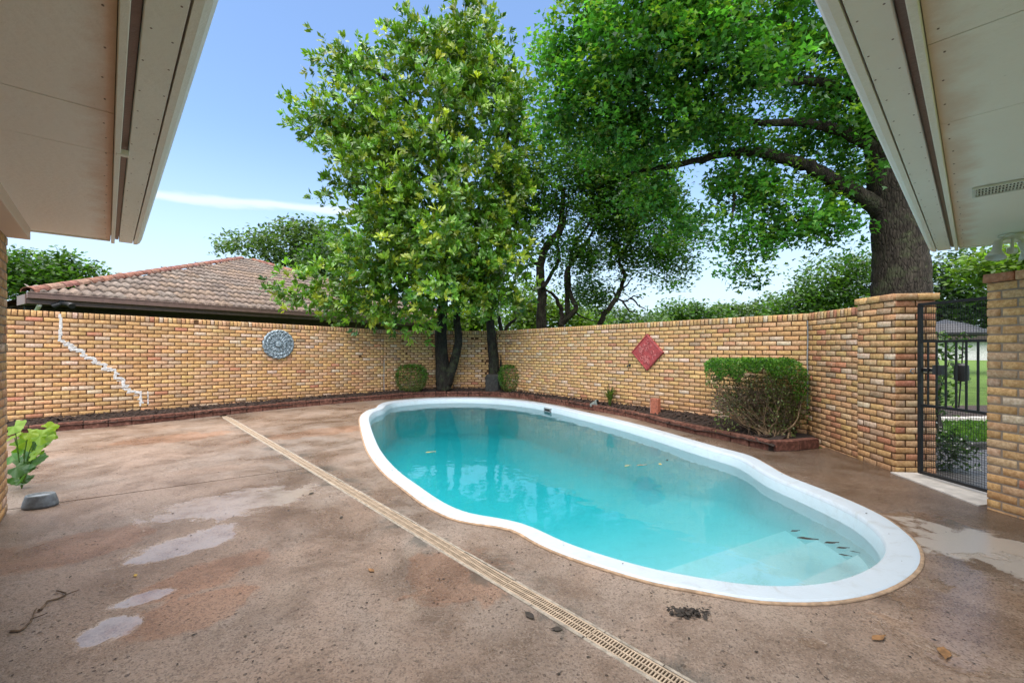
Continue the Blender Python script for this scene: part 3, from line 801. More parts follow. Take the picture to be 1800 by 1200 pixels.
for t in (.35, .65, .9, 1.0): q = cove + (ctr_pts - cove) * t; lst.append((q, depth(q)))
o = rings(lst, pool, 'basin', M['basin'], close=False)
# submerged steps across the near right end
for (pa, pb, zt_) in (((1290, 962), (1432, 915), -.44), ((1330, 986), (1480, 933), -.365), ((1420, 1016), (1535, 962), -.275)):
    a, b = np.array(G(*pa, zt_)), np.array(G(*pb, zt_)); t = (b - a) / np.linalg.norm(b - a); nn = np.array((t[1], -t[0]))
    if nn @ axd < 0: nn = -nn
    poly = half([tuple(p) for p in inset(pool_out, .190)], nn, float(nn @ a))
    if len(poly) > 3: mb = MB(); mb.prism(poly, -.60, zt_); mb.build('step', M['basin'], pool)
# skimmer mouth and inlet in the far wall of the pool
def pool_wall_at(px, z):
    """the point of the pool's wall ring, far side, in the column px"""
    best = None
    for i in range(len(wallr)):
        x = 900 + F * wallr[i][0] / wallr[i][1]
        if best is None or (abs(x - px) < 14 and wallr[i][1] > best[1][1]) : 
            if abs(x - px) < 14: best = (i, wallr[i])
    i = best[0]; t = wallr[(i + 1) % len(wallr)] - wallr[i - 1]; t /= np.linalg.norm(t); return wallr[i], t
p, t = pool_wall_at(973, -.1)
mb = MB(); an_ = math.atan2(t[1], t[0]); 
for (dx, dz, w_, h_) in ((0, .035, .26, .018), (0, -.035, .26, .018), (-.121, 0, .018, .09), (.121, 0, .018, .09)): mb.box((p[0] + t[0] * dx, p[1] + t[1] * dx, -.085 + dz), (w_, .06, h_), an_)
sk = mb.build('skimmer', M['grey_plastic'], pool)
mb = MB(); mb.box((p[0], p[1], -.085), (.23, .045, .055), an_); mb.build('skimmer_mouth', M['dark'], sk)
# sand-coloured joint round the coping
rings([(inset(pool_out, -.022, 1), .001), (inset(pool_out, -.022, 1), .008), (inset(pool_out, .004, 1), .010)], pool, 'coping_joint', simple('joint_sand', (.36, .24, .15), .9, var=.3, scale=20))
# water: one closed body
wr = inset(pool_out, .186); n = len(wr)
tri = tessellate_polygon([[Vector((*p, 0)) for p in wr]])
vs = [(*p, ZW) for p in wr] + [(*p, -2.2) for p in wr]; fs = []
for a, b, c in tri:
    cr = (wr[b][0] - wr[a][0]) * (wr[c][1] - wr[a][1]) - (wr[b][1] - wr[a][1]) * (wr[c][0] - wr[a][0])
    if cr < 0: a, b, c = c, b, a
    fs.append((a, b, c)); fs.append((c + n, b + n, a + n))
for i in range(n): fs.append((i, i + n, (i + 1) % n + n, (i + 1) % n))
structure(link('water', mesh('water', vs, fs), M['water']))

# ------------------------------------------------------------------ foliage
def leaf_tpl(kind):
    if kind == 'oval':       # folded long leaf
        v = [(0, 0, 0), (.52, -.23, .06), (1, 0, -.05), (.52, .23, .06), (.45, 0, 0)]
        f = [(0, 1, 4), (1, 2, 4), (2, 3, 4), (3, 0, 4)]
    elif kind == 'lobed':    # three-pointed
        v = [(0, 0, 0), (.25, -.48, .03), (.5, -.16, 0), (1, 0, -.08), (.5, .16, 0), (.25, .48, .03)]
        f = [(0, 1, 2), (0, 2, 4), (2, 3, 4), (0, 4, 5)]
    else:                    # small
        v = [(0, 0, 0), (.5, -.27, .05), (1, 0, 0), (.5, .27, .05)]
        f = [(0, 1, 2), (0, 2, 3)]
    return np.array(v, float), np.array(f)
def unit(a): return a / (np.linalg.norm(a, axis=-1, keepdims=True) + 1e-9)
def leaves_arrays(pos, dirs, ups, size, kind):
    v, f = leaf_tpl(kind); N = len(pos)
    d = unit(dirs); b = unit(np.cross(ups, d)); n_ = np.cross(d, b)
    V = pos[:, None, :] + size[:, None, None] * (v[None, :, 0, None] * d[:, None] + v[None, :, 1, None] * b[:, None] + v[None, :, 2, None] * n_[:, None])
    FA = (np.arange(N)[:, None, None] * len(v) + f[None]).reshape(-1, 3)
    return V.reshape(-1, 3), FA, len(v)
def blob_points(blobs, n, shell=.55):
    """blobs: (centre, radii); points biased to the outer shell, plus outward direction"""
    w = np.array([(b[1][0] * b[1][1] * b[1][2]) ** .72 for b in blobs]); w /= w.sum()
    k = rng.choice(len(blobs), n, p=w); c = np.array([b[0] for b in blobs])[k]; r = np.array([b[1] for b in blobs])[k]
    d = unit(rng.normal(size=(n, 3))); rad = shell + (1.06 - shell) * rng.random(n) ** .6
    deep = rng.random(n) < .25; rad[deep] *= rng.random(deep.sum())
    return c + d * rad[:, None] * r, unit(d / r)
def crown(name, parent, blobs, nclump, per, size, kind, mat, cols, spread, rosette=False, shell=.55, droop=0.0, ind=0, ind_mat=None, smooth_up=.5, keep=None, stuff=False, sup=0, sig=.3):
    cp, co = blob_points(blobs, sup or nclump, shell)
    if sup:
        k_ = rng.integers(0, sup, nclump); tone = rng.normal(1, .20, sup).clip(.55, 1.5)[k_]
        j_ = rng.normal(0, sig, (nclump, 3)) * (1, 1, .7); cp = cp[k_] + j_; co = unit(co[k_] + j_ / sig * .45)
    else: tone = np.ones(nclump)
    if keep is not None:
        msk = keep(cp); cp, co, tone = cp[msk], co[msk], tone[msk]; nclump = len(cp)
    ccol = rng.choice(len(cols), nclump, p=np.array([c[1] for c in cols]) / sum(c[1] for c in cols)); ccol = np.array([c[0] for c in cols])[ccol]
    ccol = ccol * rng.normal(1, .20, (nclump, 1)).clip(.45, 1.7) * tone[:, None]
    idx = np.repeat(np.arange(nclump), per); N = len(idx)
    if rosette:
        axis = unit(co + np.array((0, 0, .55)) + rng.normal(0, .35, co.shape))[idx]
        rnd = unit(rng.normal(size=(N, 3))); perp = unit(np.cross(axis, rnd))
        open_ = rng.uniform(.25, 1.25, N)[:, None]
        dirs = axis * np.cos(open_) + perp * np.sin(open_) ; ups = axis + perp * -.15
        pos = cp[idx] + dirs * .02 + rng.normal(0, spread, (N, 3))
    else:
        pos = cp[idx] + rng.normal(0, spread, (N, 3)) * np.array((1, 1, .75))
        dirs = rng.normal(size=(N, 3)) * np.array((1, 1, .5)) + np.array((0, 0, -droop)); ups = rng.normal(size=(N, 3)) * (1 - smooth_up) + np.array((0, 0, 1.0))
    sz = rng.uniform(.75, 1.2, N) * size
    lc = (ccol[idx] * rng.normal(1, .14, (N, 1))).clip(.004, .6)
    if ind:
        # the individual leaves that show largest, front side
        c2 = np.array((0, 0, CH)); dist = np.linalg.norm(pos - c2, axis=1); px = 900 + F * pos[:, 0] / np.maximum(pos[:, 1], .1); py = HZ - F * (pos[:, 2] - CH) / np.maximum(pos[:, 1], .1)
        ok = (px > 20) & (px < 1780) & (py > 10) & (py < 1190); score = np.where(ok, sz / dist, 0); pick = np.argsort(-score)[:ind]
        tv, tf = leaf_tpl(kind); lm = mesh('leaf', tv, tf); lm.materials.append(ind_mat)
        for i in pick:
            d = dirs[i] / np.linalg.norm(dirs[i]); b = np.cross(ups[i], d); b /= np.linalg.norm(b); nn = np.cross(d, b)
            o = link('leaf', lm, None, parent, pos[i]); mrot = Matrix((d, b, nn)).transposed(); o.rotation_euler = mrot.to_euler(); o.scale = (sz[i],) * 3; o.color = (*lc[i], 1)
        msk = np.ones(N, bool); msk[pick] = False; pos, dirs, ups, sz, lc = pos[msk], dirs[msk], ups[msk], sz[msk], lc[msk]
    V, FA, k = leaves_arrays(pos, dirs, ups, sz, kind)
    return link(name, mesh(name, V, FA, np.repeat(lc, k, 0)), mat, parent, kind='stuff' if stuff else None)
def B(px, py, Y, rpx, rpy, dep=None):
    return (P(px, py, Y), np.array((rpx * Y / F, dep if dep else .5 * (rpx + rpy) * Y / F, rpy * Y / F)))
def branch(mb, pts, r0, r1, n=8, sub=5, jit=0.0):
    c = catmull(pts, sub); c = c + rng.normal(0, jit, c.shape) if jit else c
    mb.tube(c, np.linspace(r0, r1, len(c)), n); return c

MAG = [((.095, .215, .022), 30), ((.135, .270, .025), 28), ((.200, .325, .028), 24), ((.320, .385, .036), 13), ((.055, .140, .018), 10)]
# --- magnolia: left trunk with a second stem
mg = thing('magnolia_tree', 'glossy leaved magnolia with forked trunk, tallest tree left of centre', 'tree', (*G(780, 690, .15), .12))
yb = 12.60
mb = MB(); branch(mb, [P(780, 686, yb), P(777, 640, yb), P(775, 590, yb), P(778, 540, yb), P(785, 440, yb), P(775, 330, yb), P(770, 200, yb), P(780, 80, yb)], .22, .05, 10, 6, .006)
t0 = mb.build('trunk', M['bark_dark'], mg, True)
mb = MB(); branch(mb, [P(786, 675, yb), P(797, 640, yb - .1), P(806, 600, yb - .1), P(803, 560, yb), P(806, 510, yb), P(830, 430, yb), P(850, 320, yb)], .15, .05, 9, 6, .006); mb.build('stem', M['bark_dark'], mg, True)
mb = MB()
for a, b, c in (((778, 520), (720, 470), (640, 430)), ((780, 440), (700, 380), (650, 300)), ((776, 340), (690, 260), (600, 220)), ((772, 260), (690, 150), (610, 105)), ((774, 230), (830, 150), (860, 60)), ((779, 530), (650, 520), (560, 500)), ((845, 330), (890, 250), (900, 180)), ((780, 470), (860, 420), (890, 400))):
    branch(mb, [P(*a, yb), P(*b, yb - .4), P(*c, yb - .5)], .07, .02, 6, 5, .02)
mb.build('limb', M['bark_dark'], mg, True)
blobs = [B(800, 80, 12.0, 84, 58), B(845, 110, 12.0, 70, 70), B(735, 110, 11.9, 75, 62), B(640, 125, 11.9, 48, 48), B(598, 105, 11.9, 34, 30), B(580, 215, 11.8, 55, 45), B(640, 215, 11.8, 70, 60),
         B(740, 210, 11.6, 90, 75), B(850, 205, 12.0, 75, 80), B(690, 300, 11.5, 95, 75), B(800, 300, 11.6, 100, 80), B(655, 375, 11.6, 70, 62), B(760, 390, 11.3, 110, 80), B(850, 390, 12.0, 60, 70),
         B(690, 455, 11.4, 85, 62), B(790, 480, 11.3, 90, 62), B(558, 500, 11.7, 58, 40), B(615, 505, 11.7, 55, 42), B(660, 530, 11.5, 62, 40), B(730, 545, 11.5, 60, 32), B(575, 535, 11.7, 40, 22)]
crown('crown', mg, blobs, 5400, 11, .166, 'oval', M['leaf_gloss'], MAG, .035, sup=600, sig=.27, rosette=True, shell=.5, ind=300, ind_mat=M['leaf_gloss_one'], stuff=True)
# --- second magnolia
m2 = thing('magnolia_tree', 'smaller magnolia with dark upright trunk rising beside a grey stone block', 'tree', (*G(868, 690, .15), .12))
yb = 12.70
mb = MB(); branch(mb, [P(869, 690, yb), P(868, 640, yb), P(864, 590, yb), P(862, 560, yb), P(866, 500, yb), P(878, 420, yb), P(880, 330, yb)], .185, .05, 10, 6, .005); mb.build('trunk', M['bark_dark'], m2, True)
mb = MB(); branch(mb, [P(878, 688, yb), P(882, 640, yb - .05), P(884, 600, yb), P(880, 575, yb), P(872, 530, yb)], .07, .05, 8, 6, .004); branch(mb, [P(884, 598, yb), P(893, 572, yb), P(905, 562, yb), P(912, 548, yb + .2)], .06, .03, 7, 5, .004); mb.build('stem', M['bark_dark'], m2, True)
blobs = [B(868, 470, 11.7, 58, 60), B(850, 525, 11.6, 68, 30), B(880, 420, 11.9, 45, 55), B(885, 520, 11.9, 35, 35), B(895, 300, 12.2, 40, 60), B(905, 190, 12.2, 30, 70)]
crown('crown', m2, blobs, 800, 11, .175, 'oval', M['leaf_gloss'], MAG, .035, sup=85, sig=.25, rosette=True, shell=.5, ind=120, ind_mat=M['leaf_gloss_one'], stuff=True)
sb = MB(); c = P(866, 690, 12.47)[:2]; sb.box((c[0], c[1], .34), (.42, .22, .56), .1, .06); tag(sb.build('stone_block', M['stone']), 'rough grey stone block at the foot of the right magnolia trunk', 'stone')

# --- dark twisted tree behind the wall
tw = thing('twisted_tree', 'dark small tree with twisted grey stems rising behind the right brick wall', 'tree', (.9, 13.6, 0))
yb = 13.6
mb = MB(); branch(mb, [P(950, 660, yb), P(952, 580, yb), P(953, 520, yb), P(950, 470, yb), P(962, 430, yb), P(985, 400, yb), P(990, 330, yb)], .19, .07, 9, 6, .01); mb.build('trunk', M['bark_grey'], tw, True)
for st in ([(955, 505), (970, 480), (983, 455), (980, 425), (992, 395), (1000, 340)], [(980, 600), (985, 574), (1012, 543), (1004, 520), (1000, 480), (1010, 430), (1035, 395), (1045, 360)],
           [(1040, 640), (1052, 575), (1075, 535), (1092, 505), (1097, 480), (1088, 455), (1110, 420), (1130, 360)], [(985, 575), (988, 550), (975, 520), (960, 510)], [(998, 560), (998, 520), (996, 480), (1020, 440), (1060, 380)],
           [(950, 470), (930, 450), (910, 400), (900, 350)]):
    mb = MB(); branch(mb, [P(a, b, yb + random.uniform(-.3, .3)) for a, b in st], .10 if st[0][1] > 550 else .07, .03, 7, 6, .012); mb.build('stem', M['bark_grey'], tw, True)
mb = MB()
for st in ([(1085, 525), (1100, 530), (1115, 520), (1130, 525)], [(1095, 530), (1105, 545), (1120, 548)], [(1085, 530), (1080, 515), (1075, 500)], [(1092, 510), (1105, 498), (1112, 480)], [(1108, 522), (1122, 535), (1135, 545)], [(1075, 540), (1060, 548), (1045, 560)], [(1005, 545), (1030, 560), (1050, 566)]):
    branch(mb, [P(a, b, yb) for a, b in st], .035, .012, 5, 5, .01)
mb.build('bare_twig', M['bark_grey'], tw, True)
blobs = [B(930, 300, 13.4, 60, 60), B(1000, 290, 13.4, 70, 55), B(1070, 310, 13.4, 80, 60), B(1040, 370, 13.6, 80, 50), B(1130, 370, 13.3, 70, 60), B(1180, 420, 13.2, 50, 50), B(930, 380, 13.8, 50, 45), B(1090, 440, 13.5, 60, 45), B(1150, 455, 13.2, 55, 30), B(1195, 470, 13.2, 30, 25), B(1020, 460, 14, 55, 40), B(1040, 520, 14.2, 45, 28), B(985, 440, 13.8, 60, 35), B(1120, 300, 13, 80, 50)]
TWG = [((.045, .125, .020), 40), ((.065, .165, .026), 30), ((.095, .195, .030), 18), ((.13, .205, .032), 8)]
DARK = [((.018, .048, .010), 40), ((.030, .072, .012), 30), ((.045, .095, .014), 18), ((.070, .110, .016), 8)]
crown('crown', tw, blobs, 3100, 14, .140, 'oval', M['leaf'], TWG, .13, sup=380, sig=.28, shell=.35, stuff=True)

# --- big maple at the right
bt = thing('maple_tree', 'large thick trunked shade tree behind the gate pillar, branches reaching left over the pool', 'tree', (6.8, 7.5, 0))
yb = 7.5
MAPLE = [((.050, .170, .026), 30), ((.070, .215, .032), 28), ((.110, .255, .034), 22), ((.175, .290, .034), 13), ((.034, .120, .020), 12)]
mb = MB(); c = catmull([P(1580, 760, yb), P(1582, 600, yb), P(1583, 515, yb), P(1582, 460, yb), P(1578, 400, yb), P(1568, 330, yb), P(1555, 260, yb), P(1530, 190, yb), P(1500, 110, yb), P(1470, 20, yb), P(1450, -80, yb)], 6)
rr = np.interp(np.linspace(0, 1, len(c)), [0, .1, .25, .4, .52, .7, 1], [.56, .46, .40, .37, .33, .22, .12]); c += rng.normal(0, .006, c.shape)
mb.tube(c, rr * (1 + rng.normal(0, .02, len(c))), 18); mb.build('trunk', M['bark_grey'], bt, True)
LB = [([(1560, 380, 7.5), (1520, 350, 7.5), (1460, 312, 7.6), (1400, 285, 7.7), (1330, 268, 7.8), (1270, 272, 7.9), (1200, 288, 8.0), (1110, 303, 8.2)], .21, .045),
      ([(1545, 270, 7.5), (1500, 240, 7.4), (1450, 222, 7.4), (1400, 215, 7.4), (1330, 216, 7.5), (1260, 200, 7.6), (1180, 190, 7.8)], .15, .03),
      ([(1525, 190, 7.5), (1480, 160, 7.4), (1430, 143, 7.3), (1370, 146, 7.2), (1320, 150, 7.2), (1240, 120, 7.2), (1120, 110, 7.2)], .13, .025),
      ([(1500, 120, 7.5), (1450, 75, 7.3), (1380, 40, 7.0), (1300, 30, 6.8), (1180, 20, 6.8)], .11, .02),
      ([(1585, 330, 7.6), (1605, 230, 7.7), (1600, 120, 7.6), (1610, -60, 7.6)], .26, .12),
      ([(1300, 275, 7.8), (1288, 310, 7.8), (1290, 360, 7.8), (1284, 400, 7.8)], .05, .018),
      ([(1480, 330, 7.5), (1440, 370, 7.6), (1400, 390, 7.7), (1340, 415, 7.8)], .05, .015),
      ([(1180, 190, 7.8), (1080, 200, 7.9), (1000, 190, 8.0)], .035, .012), ([(1240, 120, 7.2), (1250, 160, 7.3), (1262, 200, 7.4)], .04, .02)]
for pts_, a, b in LB:
    mb = MB(); branch(mb, [P(*q) for q in pts_], a * .72, b * .8, 9, 6, .012); mb.build('limb', M['bark_grey'], bt, True)
blobs = [B(1010, 60, 7.8, 75, 60), B(980, 150, 7.9, 62, 60), B(1060, 150, 7.6, 90, 70), B(1110, 40, 7.2, 100, 60), B(1210, 40, 7.0, 100, 60), B(1180, 140, 7.2, 110, 70), B(1310, 50, 6.9, 100, 65), B(1300, 140, 7.0, 100, 60), B(1420, 60, 7.1, 90, 70), B(1460, 150, 7.6, 70, 60),
         B(1000, 225, 8.1, 70, 42), B(1090, 235, 7.9, 90, 50), B(1190, 230, 7.7, 90, 50), B(1290, 215, 7.6, 80, 42), B(1380, 250, 7.9, 80, 40), B(1470, 250, 7.9, 60, 55), B(1510, 320, 8.0, 40, 35), B(1160, 340, 8.2, 60, 40), B(1210, 380, 8.2, 40, 40),
         B(1255, 335, 8.0, 45, 35), B(1340, 310, 7.9, 60, 30), B(1440, 320, 7.8, 50, 34), B(1490, 380, 7.8, 34, 34), B(1300, 350, 7.9, 55, 50), B(1390, 360, 7.8, 70, 45), B(1450, 400, 7.7, 45, 35), B(1330, 420, 7.8, 60, 38), B(1290, 480, 7.8, 34, 20), B(1265, 460, 7.8, 22, 14), B(1580, 60, 7.2, 50, 70), B(1545, 290, 7.0, 34, 34), B(1592, 215, 6.9, 26, 40), B(1500, 215, 7.1, 40, 30), B(1555, 200, 7.0, 35, 60), B(1200, -40, 7, 160, 60), B(1400, -50, 7, 160, 60)]
def sky_gaps(cp):
    px = 900 + F * cp[:, 0] / cp[:, 1]; py = HZ - F * (cp[:, 2] - CH) / cp[:, 1]
    gap = ((px - 1225) / 26) ** 2 + ((py - 330) / 45) ** 2 < 1
    return ~gap
crown('crown', bt, blobs, 3900, 15, .096, 'lobed', M['leaf'], MAPLE, .10, sup=560, sig=.19, shell=.35, ind=300, ind_mat=M['leaf_one'], droop=.35, keep=sky_gaps, stuff=True)

# --- trees beyond
def far_tree(name, label, base, blobs, ncl, per, size, cols, trunk_px=None, sp=.3, group='trees beyond the wall'):
    t = thing(name, label, 'tree', (base[0], base[1], -.03), group)
    mb = MB(); top = blobs[0][0]
    branch(mb, [(base[0], base[1], -.1), (base[0] * .5 + top[0] * .5, base[1] * .5 + top[1] * .5, top[2] * .5), tuple(top)], .30, .10, 8, 5, .03)
    for b in blobs[1:5]: branch(mb, [(base[0] * .6 + top[0] * .4, base[1] * .6 + top[1] * .4, top[2] * .45), tuple((np.array(top) + b[0]) / 2 - (0, 0, .3)), tuple(b[0])], .11, .04, 6, 4, .03)
    mb.build('trunk', M['bark_dark'], t, True)
    crown('crown', t, blobs, ncl, per, size, 'small', M['leaf'], cols, sp, shell=.5, stuff=True)
    return t
MIDG = [((.045, .110, .018), 30), ((.070, .150, .022), 30), ((.100, .180, .028), 14), ((.028, .070, .014), 24)]
BRT = [((.105, .190, .026), 30), ((.150, .235, .030), 24), ((.070, .140, .020), 30)]
GRAYG = [((.070, .125, .040), 30), ((.100, .165, .055), 30), ((.045, .085, .028), 26)]
far_tree('leafy_tree', 'bushy green tree above the low tiled roof beside the left house column', (-31, 29), [B(70, 480, 29, 75, 32, 2.2), B(35, 465, 29, 40, 25, 2), B(120, 490, 29, 60, 22, 2), B(110, 455, 29, 16, 16, .8), B(165, 472, 29, 14, 6, .6), B(40, 510, 29, 70, 30, 2)], 620, 12, .34, MIDG)
far_tree('leafy_tree', 'grey green tree rising behind the neighbouring tiled roof peak', (-15.5, 31), [B(520, 430, 31, 70, 38, 2.5), B(450, 428, 31, 42, 20, 2), B(400, 438, 31, 26, 11, 1.2), B(560, 415, 31, 50, 28, 2), B(500, 400, 31, 22, 15, 1), B(590, 450, 31, 50, 50, 2), B(500, 470, 31, 80, 30, 2)], 620, 12, .32, GRAYG)
far_tree('leafy_tree', 'rounded mid green tree tucked between tiled roof and magnolia', (-11.5, 27), [B(585, 445, 27, 42, 32, 1.6), B(560, 470, 27, 40, 25, 1.5), B(620, 460, 27, 30, 40, 1.5)], 300, 12, .28, MIDG)
far_tree('leafy_tree', 'bright light green tree showing between the two magnolia trunks', (-1.6, 19), [B(830, 560, 19, 40, 26, 1.2), B(790, 565, 19, 30, 22, 1), B(858, 570, 19, 26, 22, 1)], 260, 11, .22, BRT)
far_tree('leafy_tree', 'pale yellow green tree behind the twisted dark stems', (1.2, 21), [B(930, 540, 21, 50, 40, 1.5), B(985, 560, 21, 50, 32, 1.4), B(915, 575, 21, 40, 25, 1.4), B(1030, 570, 21, 45, 24, 1.3)], 480, 11, .24, BRT)
far_tree('leafy_tree', 'grey green tree low over the wall right of the leaning bare stem', (7.5, 30), [B(1080, 565, 30, 60, 24, 1.8), B(1130, 572, 30, 50, 20, 1.6), B(1045, 572, 30, 40, 20, 1.5)], 330, 11, .30, GRAYG)
far_tree('leafy_tree', 'low rounded green tree above the wall over the red plaque', (14.5, 36), [B(1195, 553, 36, 45, 22, 1.8), B(1240, 556, 36, 40, 18, 1.8), B(1165, 562, 36, 36, 15, 1.5)], 320, 11, .34, MIDG)
far_tree('leafy_tree', 'distant green tree midway along the treeline above the right wall', (20.5, 38), [B(1310, 553, 38, 52, 18, 1.8), B(1275, 550, 38, 30, 16, 1.5), B(1350, 545, 38, 36, 24, 1.8)], 320, 11, .34, GRAYG)
far_tree('leafy_tree', 'broad bright green tree left of the thick maple trunk', (20, 27), [B(1465, 500, 27, 62, 45, 2), B(1420, 525, 27, 45, 32, 1.8), B(1510, 480, 27, 40, 36, 1.8), B(1380, 545, 27, 36, 22, 1.5), B(1490, 540, 27, 70, 28, 2), B(1420, 560, 27, 60, 18, 2)], 900, 12, .27, MIDG)
far_tree('leafy_tree', 'dark leaved tree seen over the gate right of the maple trunk', (22.3, 24), [B(1665, 480, 24, 50, 40, 1.8), B(1700, 520, 24, 50, 40, 1.8), B(1640, 540, 24, 36, 36, 1.5), B(1690, 560, 24, 60, 26, 1.8), B(1740, 540, 24, 50, 40, 1.8)], 700, 12, .26, DARK)
far_tree('leafy_tree', 'yellow green leafy tree between the floodlight and the right wing wall', (16.6, 14.5), [B(1760, 470, 14.5, 48, 28, 1), B(1730, 478, 14.5, 30, 22, .8), B(1790, 455, 14.5, 40, 25, 1), B(1820, 480, 14.5, 50, 40, 1)], 420, 11, .19, BRT)

# ------------------------------------------------------------------ shrubs in the bed
BOX = [((.050, .150, .016), 30), ((.085, .205, .020), 30), ((.120, .240, .028), 18), ((.030, .085, .012), 20)]
PALE = [((.150, .200, .050), 30), ((.190, .225, .075), 25), ((.080, .140, .030), 30)]
def clipped(label, px, py0, py1, wpx, Y, lower, grp):
    c = P(px, py1, Y); t = thing('clipped_shrub', label, 'shrub', tuple(c), grp)
    w = wpx * Y / F / 2; h = (py1 - py0) * Y / F; N = 5200
    u = unit(rng.normal(size=(N, 3))); e = 3.4
    s = (np.abs(u[:, 0]) ** e + np.abs(u[:, 1]) ** e + np.abs(u[:, 2]) ** e) ** (-1 / e)
    p = u * s[:, None] * rng.uniform(.80, 1.02, (N, 1)); taper = 1 - .22 * np.clip(-p[:, 2], 0, 1)
    pos = np.c_[p[:, 0] * w * taper, p[:, 1] * w * .66 * taper, p[:, 2] * h / 2 + h / 2] + c
    dirs = u + rng.normal(0, .8, u.shape); ups = u + rng.normal(0, .5, u.shape)
    tz = (p[:, 2] + 1) / 2
    cc = np.array([a[0] for a in BOX])[rng.choice(4, N, p=np.array([a[1] for a in BOX]) / 98.)]
    pc = np.array([a[0] for a in PALE])[rng.choice(3, N, p=np.array([a[1] for a in PALE]) / 85.)]
    lowm = (tz < lower + rng.normal(0, .12, N)); cc[lowm] = pc[lowm]
    cc = cc * rng.normal(1, .2, (N, 1)).clip(.4, 1.6)
    V, FA, k = leaves_arrays(pos, dirs, ups, rng.uniform(.028, .05, N), 'small'); link('foliage', mesh('foliage', V, FA, np.repeat(cc, k, 0)), M['leaf'], t, kind='stuff')
    for q in range(6):
        mb = MB(); a = random.uniform(0, 6.28); branch(mb, [c + (0, 0, -.03), c + (.1 * math.cos(a), .1 * math.sin(a), h * .3), c + (.7 * w * math.cos(a), .6 * w * math.sin(a), h * .8)], .016, .006, 6, 4, .004); mb.build('stem', M['stem'], t)
clipped('small clipped box shrub left of the magnolia trunks, paler leaves low down', 723, 641, 688, 54, 12.36, .48, 'clipped shrubs in the corner bed')
clipped('small clipped box shrub right of the stone block, evenly bright green', 904, 641, 689, 54, 12.28, .25, 'clipped shrubs in the corner bed')
# big leggy shrub
Yb = 6.55
bs = thing('leggy_shrub', 'large leggy shrub with flat green top and bare brown stems near the gate', 'shrub', tuple(P(1358, 775, 6.35)))
base = P(1362, 772, 6.35)
tops = []
for q in range(95):
    a = random.uniform(-1, 1); dpt = random.uniform(-.30, .42)
    tp = P(1330 + a * 84, random.uniform(668, 700) + 16 * abs(a), 6.55 + dpt); b0 = base + np.array((random.gauss(0, .11), random.gauss(0, .07), 0))
    mid_p = b0 * .5 + tp * .5 + np.array((random.gauss(0, .05), random.gauss(0, .05), -.05)); tops.append((b0, mid_p, tp))
for q, (b0, m_, tp) in enumerate(tops):
    mb = MB(); branch(mb, [b0, b0 * .75 + m_ * .25 + (0, 0, .05), m_, tp], random.uniform(.009, .021), .004, 6, 4, .006); mb.build('stem', M['stem'], bs)
mb = MB()
for q in range(1500):
    b0, m_, tp = random.choice(tops); t = random.uniform(.35, 1.0); p = m_ * (1 - t) + tp * t if t > .5 else b0 * (1 - t) + tp * t
    d = unit(np.array((random.gauss(0, 1), random.gauss(0, .8), random.gauss(.35, .6)))); ln = random.uniform(.08, .24)
    mb.tube([p, p + d * ln * .5 + rng.normal(0, .01, 3), p + d * ln], [.004, .003, .0015], 4, False)
mb.build('twigs', M['twig'], bs, kind='stuff')
def rb(n, x0, x1, y0, y1, d0, d1): return np.array([P(random.uniform(x0, x1), random.uniform(y0, y1), random.uniform(d0, d1)) for _ in range(n)])
top_pts = []
while len(top_pts) < 10500:
    x = random.uniform(1240, 1420); yy = random.random(); d = random.uniform(6.15, 7.0)
    edge = abs(x - 1330) / 90; ytop = 631 + 20 * max(0, (x - 1385) / 35) ** 2 + 8 * max(0, edge - .85) / .15
    thick = 24 + 10 * math.sin(x * .05) + 6 * math.sin(x * .19) + (13 if x > 1345 else 0) + (20 if x > 1395 else 0)
    y = ytop + (yy ** 1.5) * thick
    top_pts.append(P(x, y, d))
pos = np.array(top_pts)
tzm = np.r_[pos]
cols_ = np.array([a[0] for a in BOX])[rng.choice(4, len(pos), p=np.array([a[1] for a in BOX]) / 98.)] * rng.normal(1.05, .2, (len(pos), 1)).clip(.4, 1.7)
ext = np.vstack([rb(260, 1255, 1300, 690, 760, 6.2, 6.6), rb(520, 1350, 1400, 685, 770, 6.15, 6.5), rb(420, 1395, 1424, 660, 745, 6.2, 6.7), rb(200, 1240, 1262, 650, 680, 6.3, 6.7), rb(300, 1345, 1385, 655, 700, 6.2, 6.4)])
ecol = np.array([a[0] for a in PALE])[rng.choice(3, len(ext))] * rng.normal(.85, .25, (len(ext), 1)).clip(.3, 1.5)
pos = np.vstack([pos, ext]); bod = []
while len(bod) < 3600:
    v = random.random() ** 1.3; hw_x = 88 - 52 * v; x = 1334 + 14 * v + random.uniform(-hw_x, hw_x); bod.append(P(x, 660 + 92 * v, random.uniform(6.15, 6.9)))
bod = np.array(bod); bcol = np.array(((.085, .075, .030), (.060, .062, .024), (.115, .095, .045), (.070, .100, .025)))[rng.integers(0, 4, len(bod))] * rng.normal(1, .25, (len(bod), 1)).clip(.3, 1.7)
pos = np.vstack([pos, bod]); cols_ = np.vstack([cols_, ecol, bcol]); N = len(pos)
V, FA, k = leaves_arrays(pos, rng.normal(size=(N, 3)) + (0, 0, .5), rng.normal(size=(N, 3)) * .6 + (0, 0, 1), rng.uniform(.026, .046, N), 'small')
link('foliage', mesh('foliage', V, FA, np.repeat(cols_, k, 0)), M['leaf'], bs, kind='stuff')

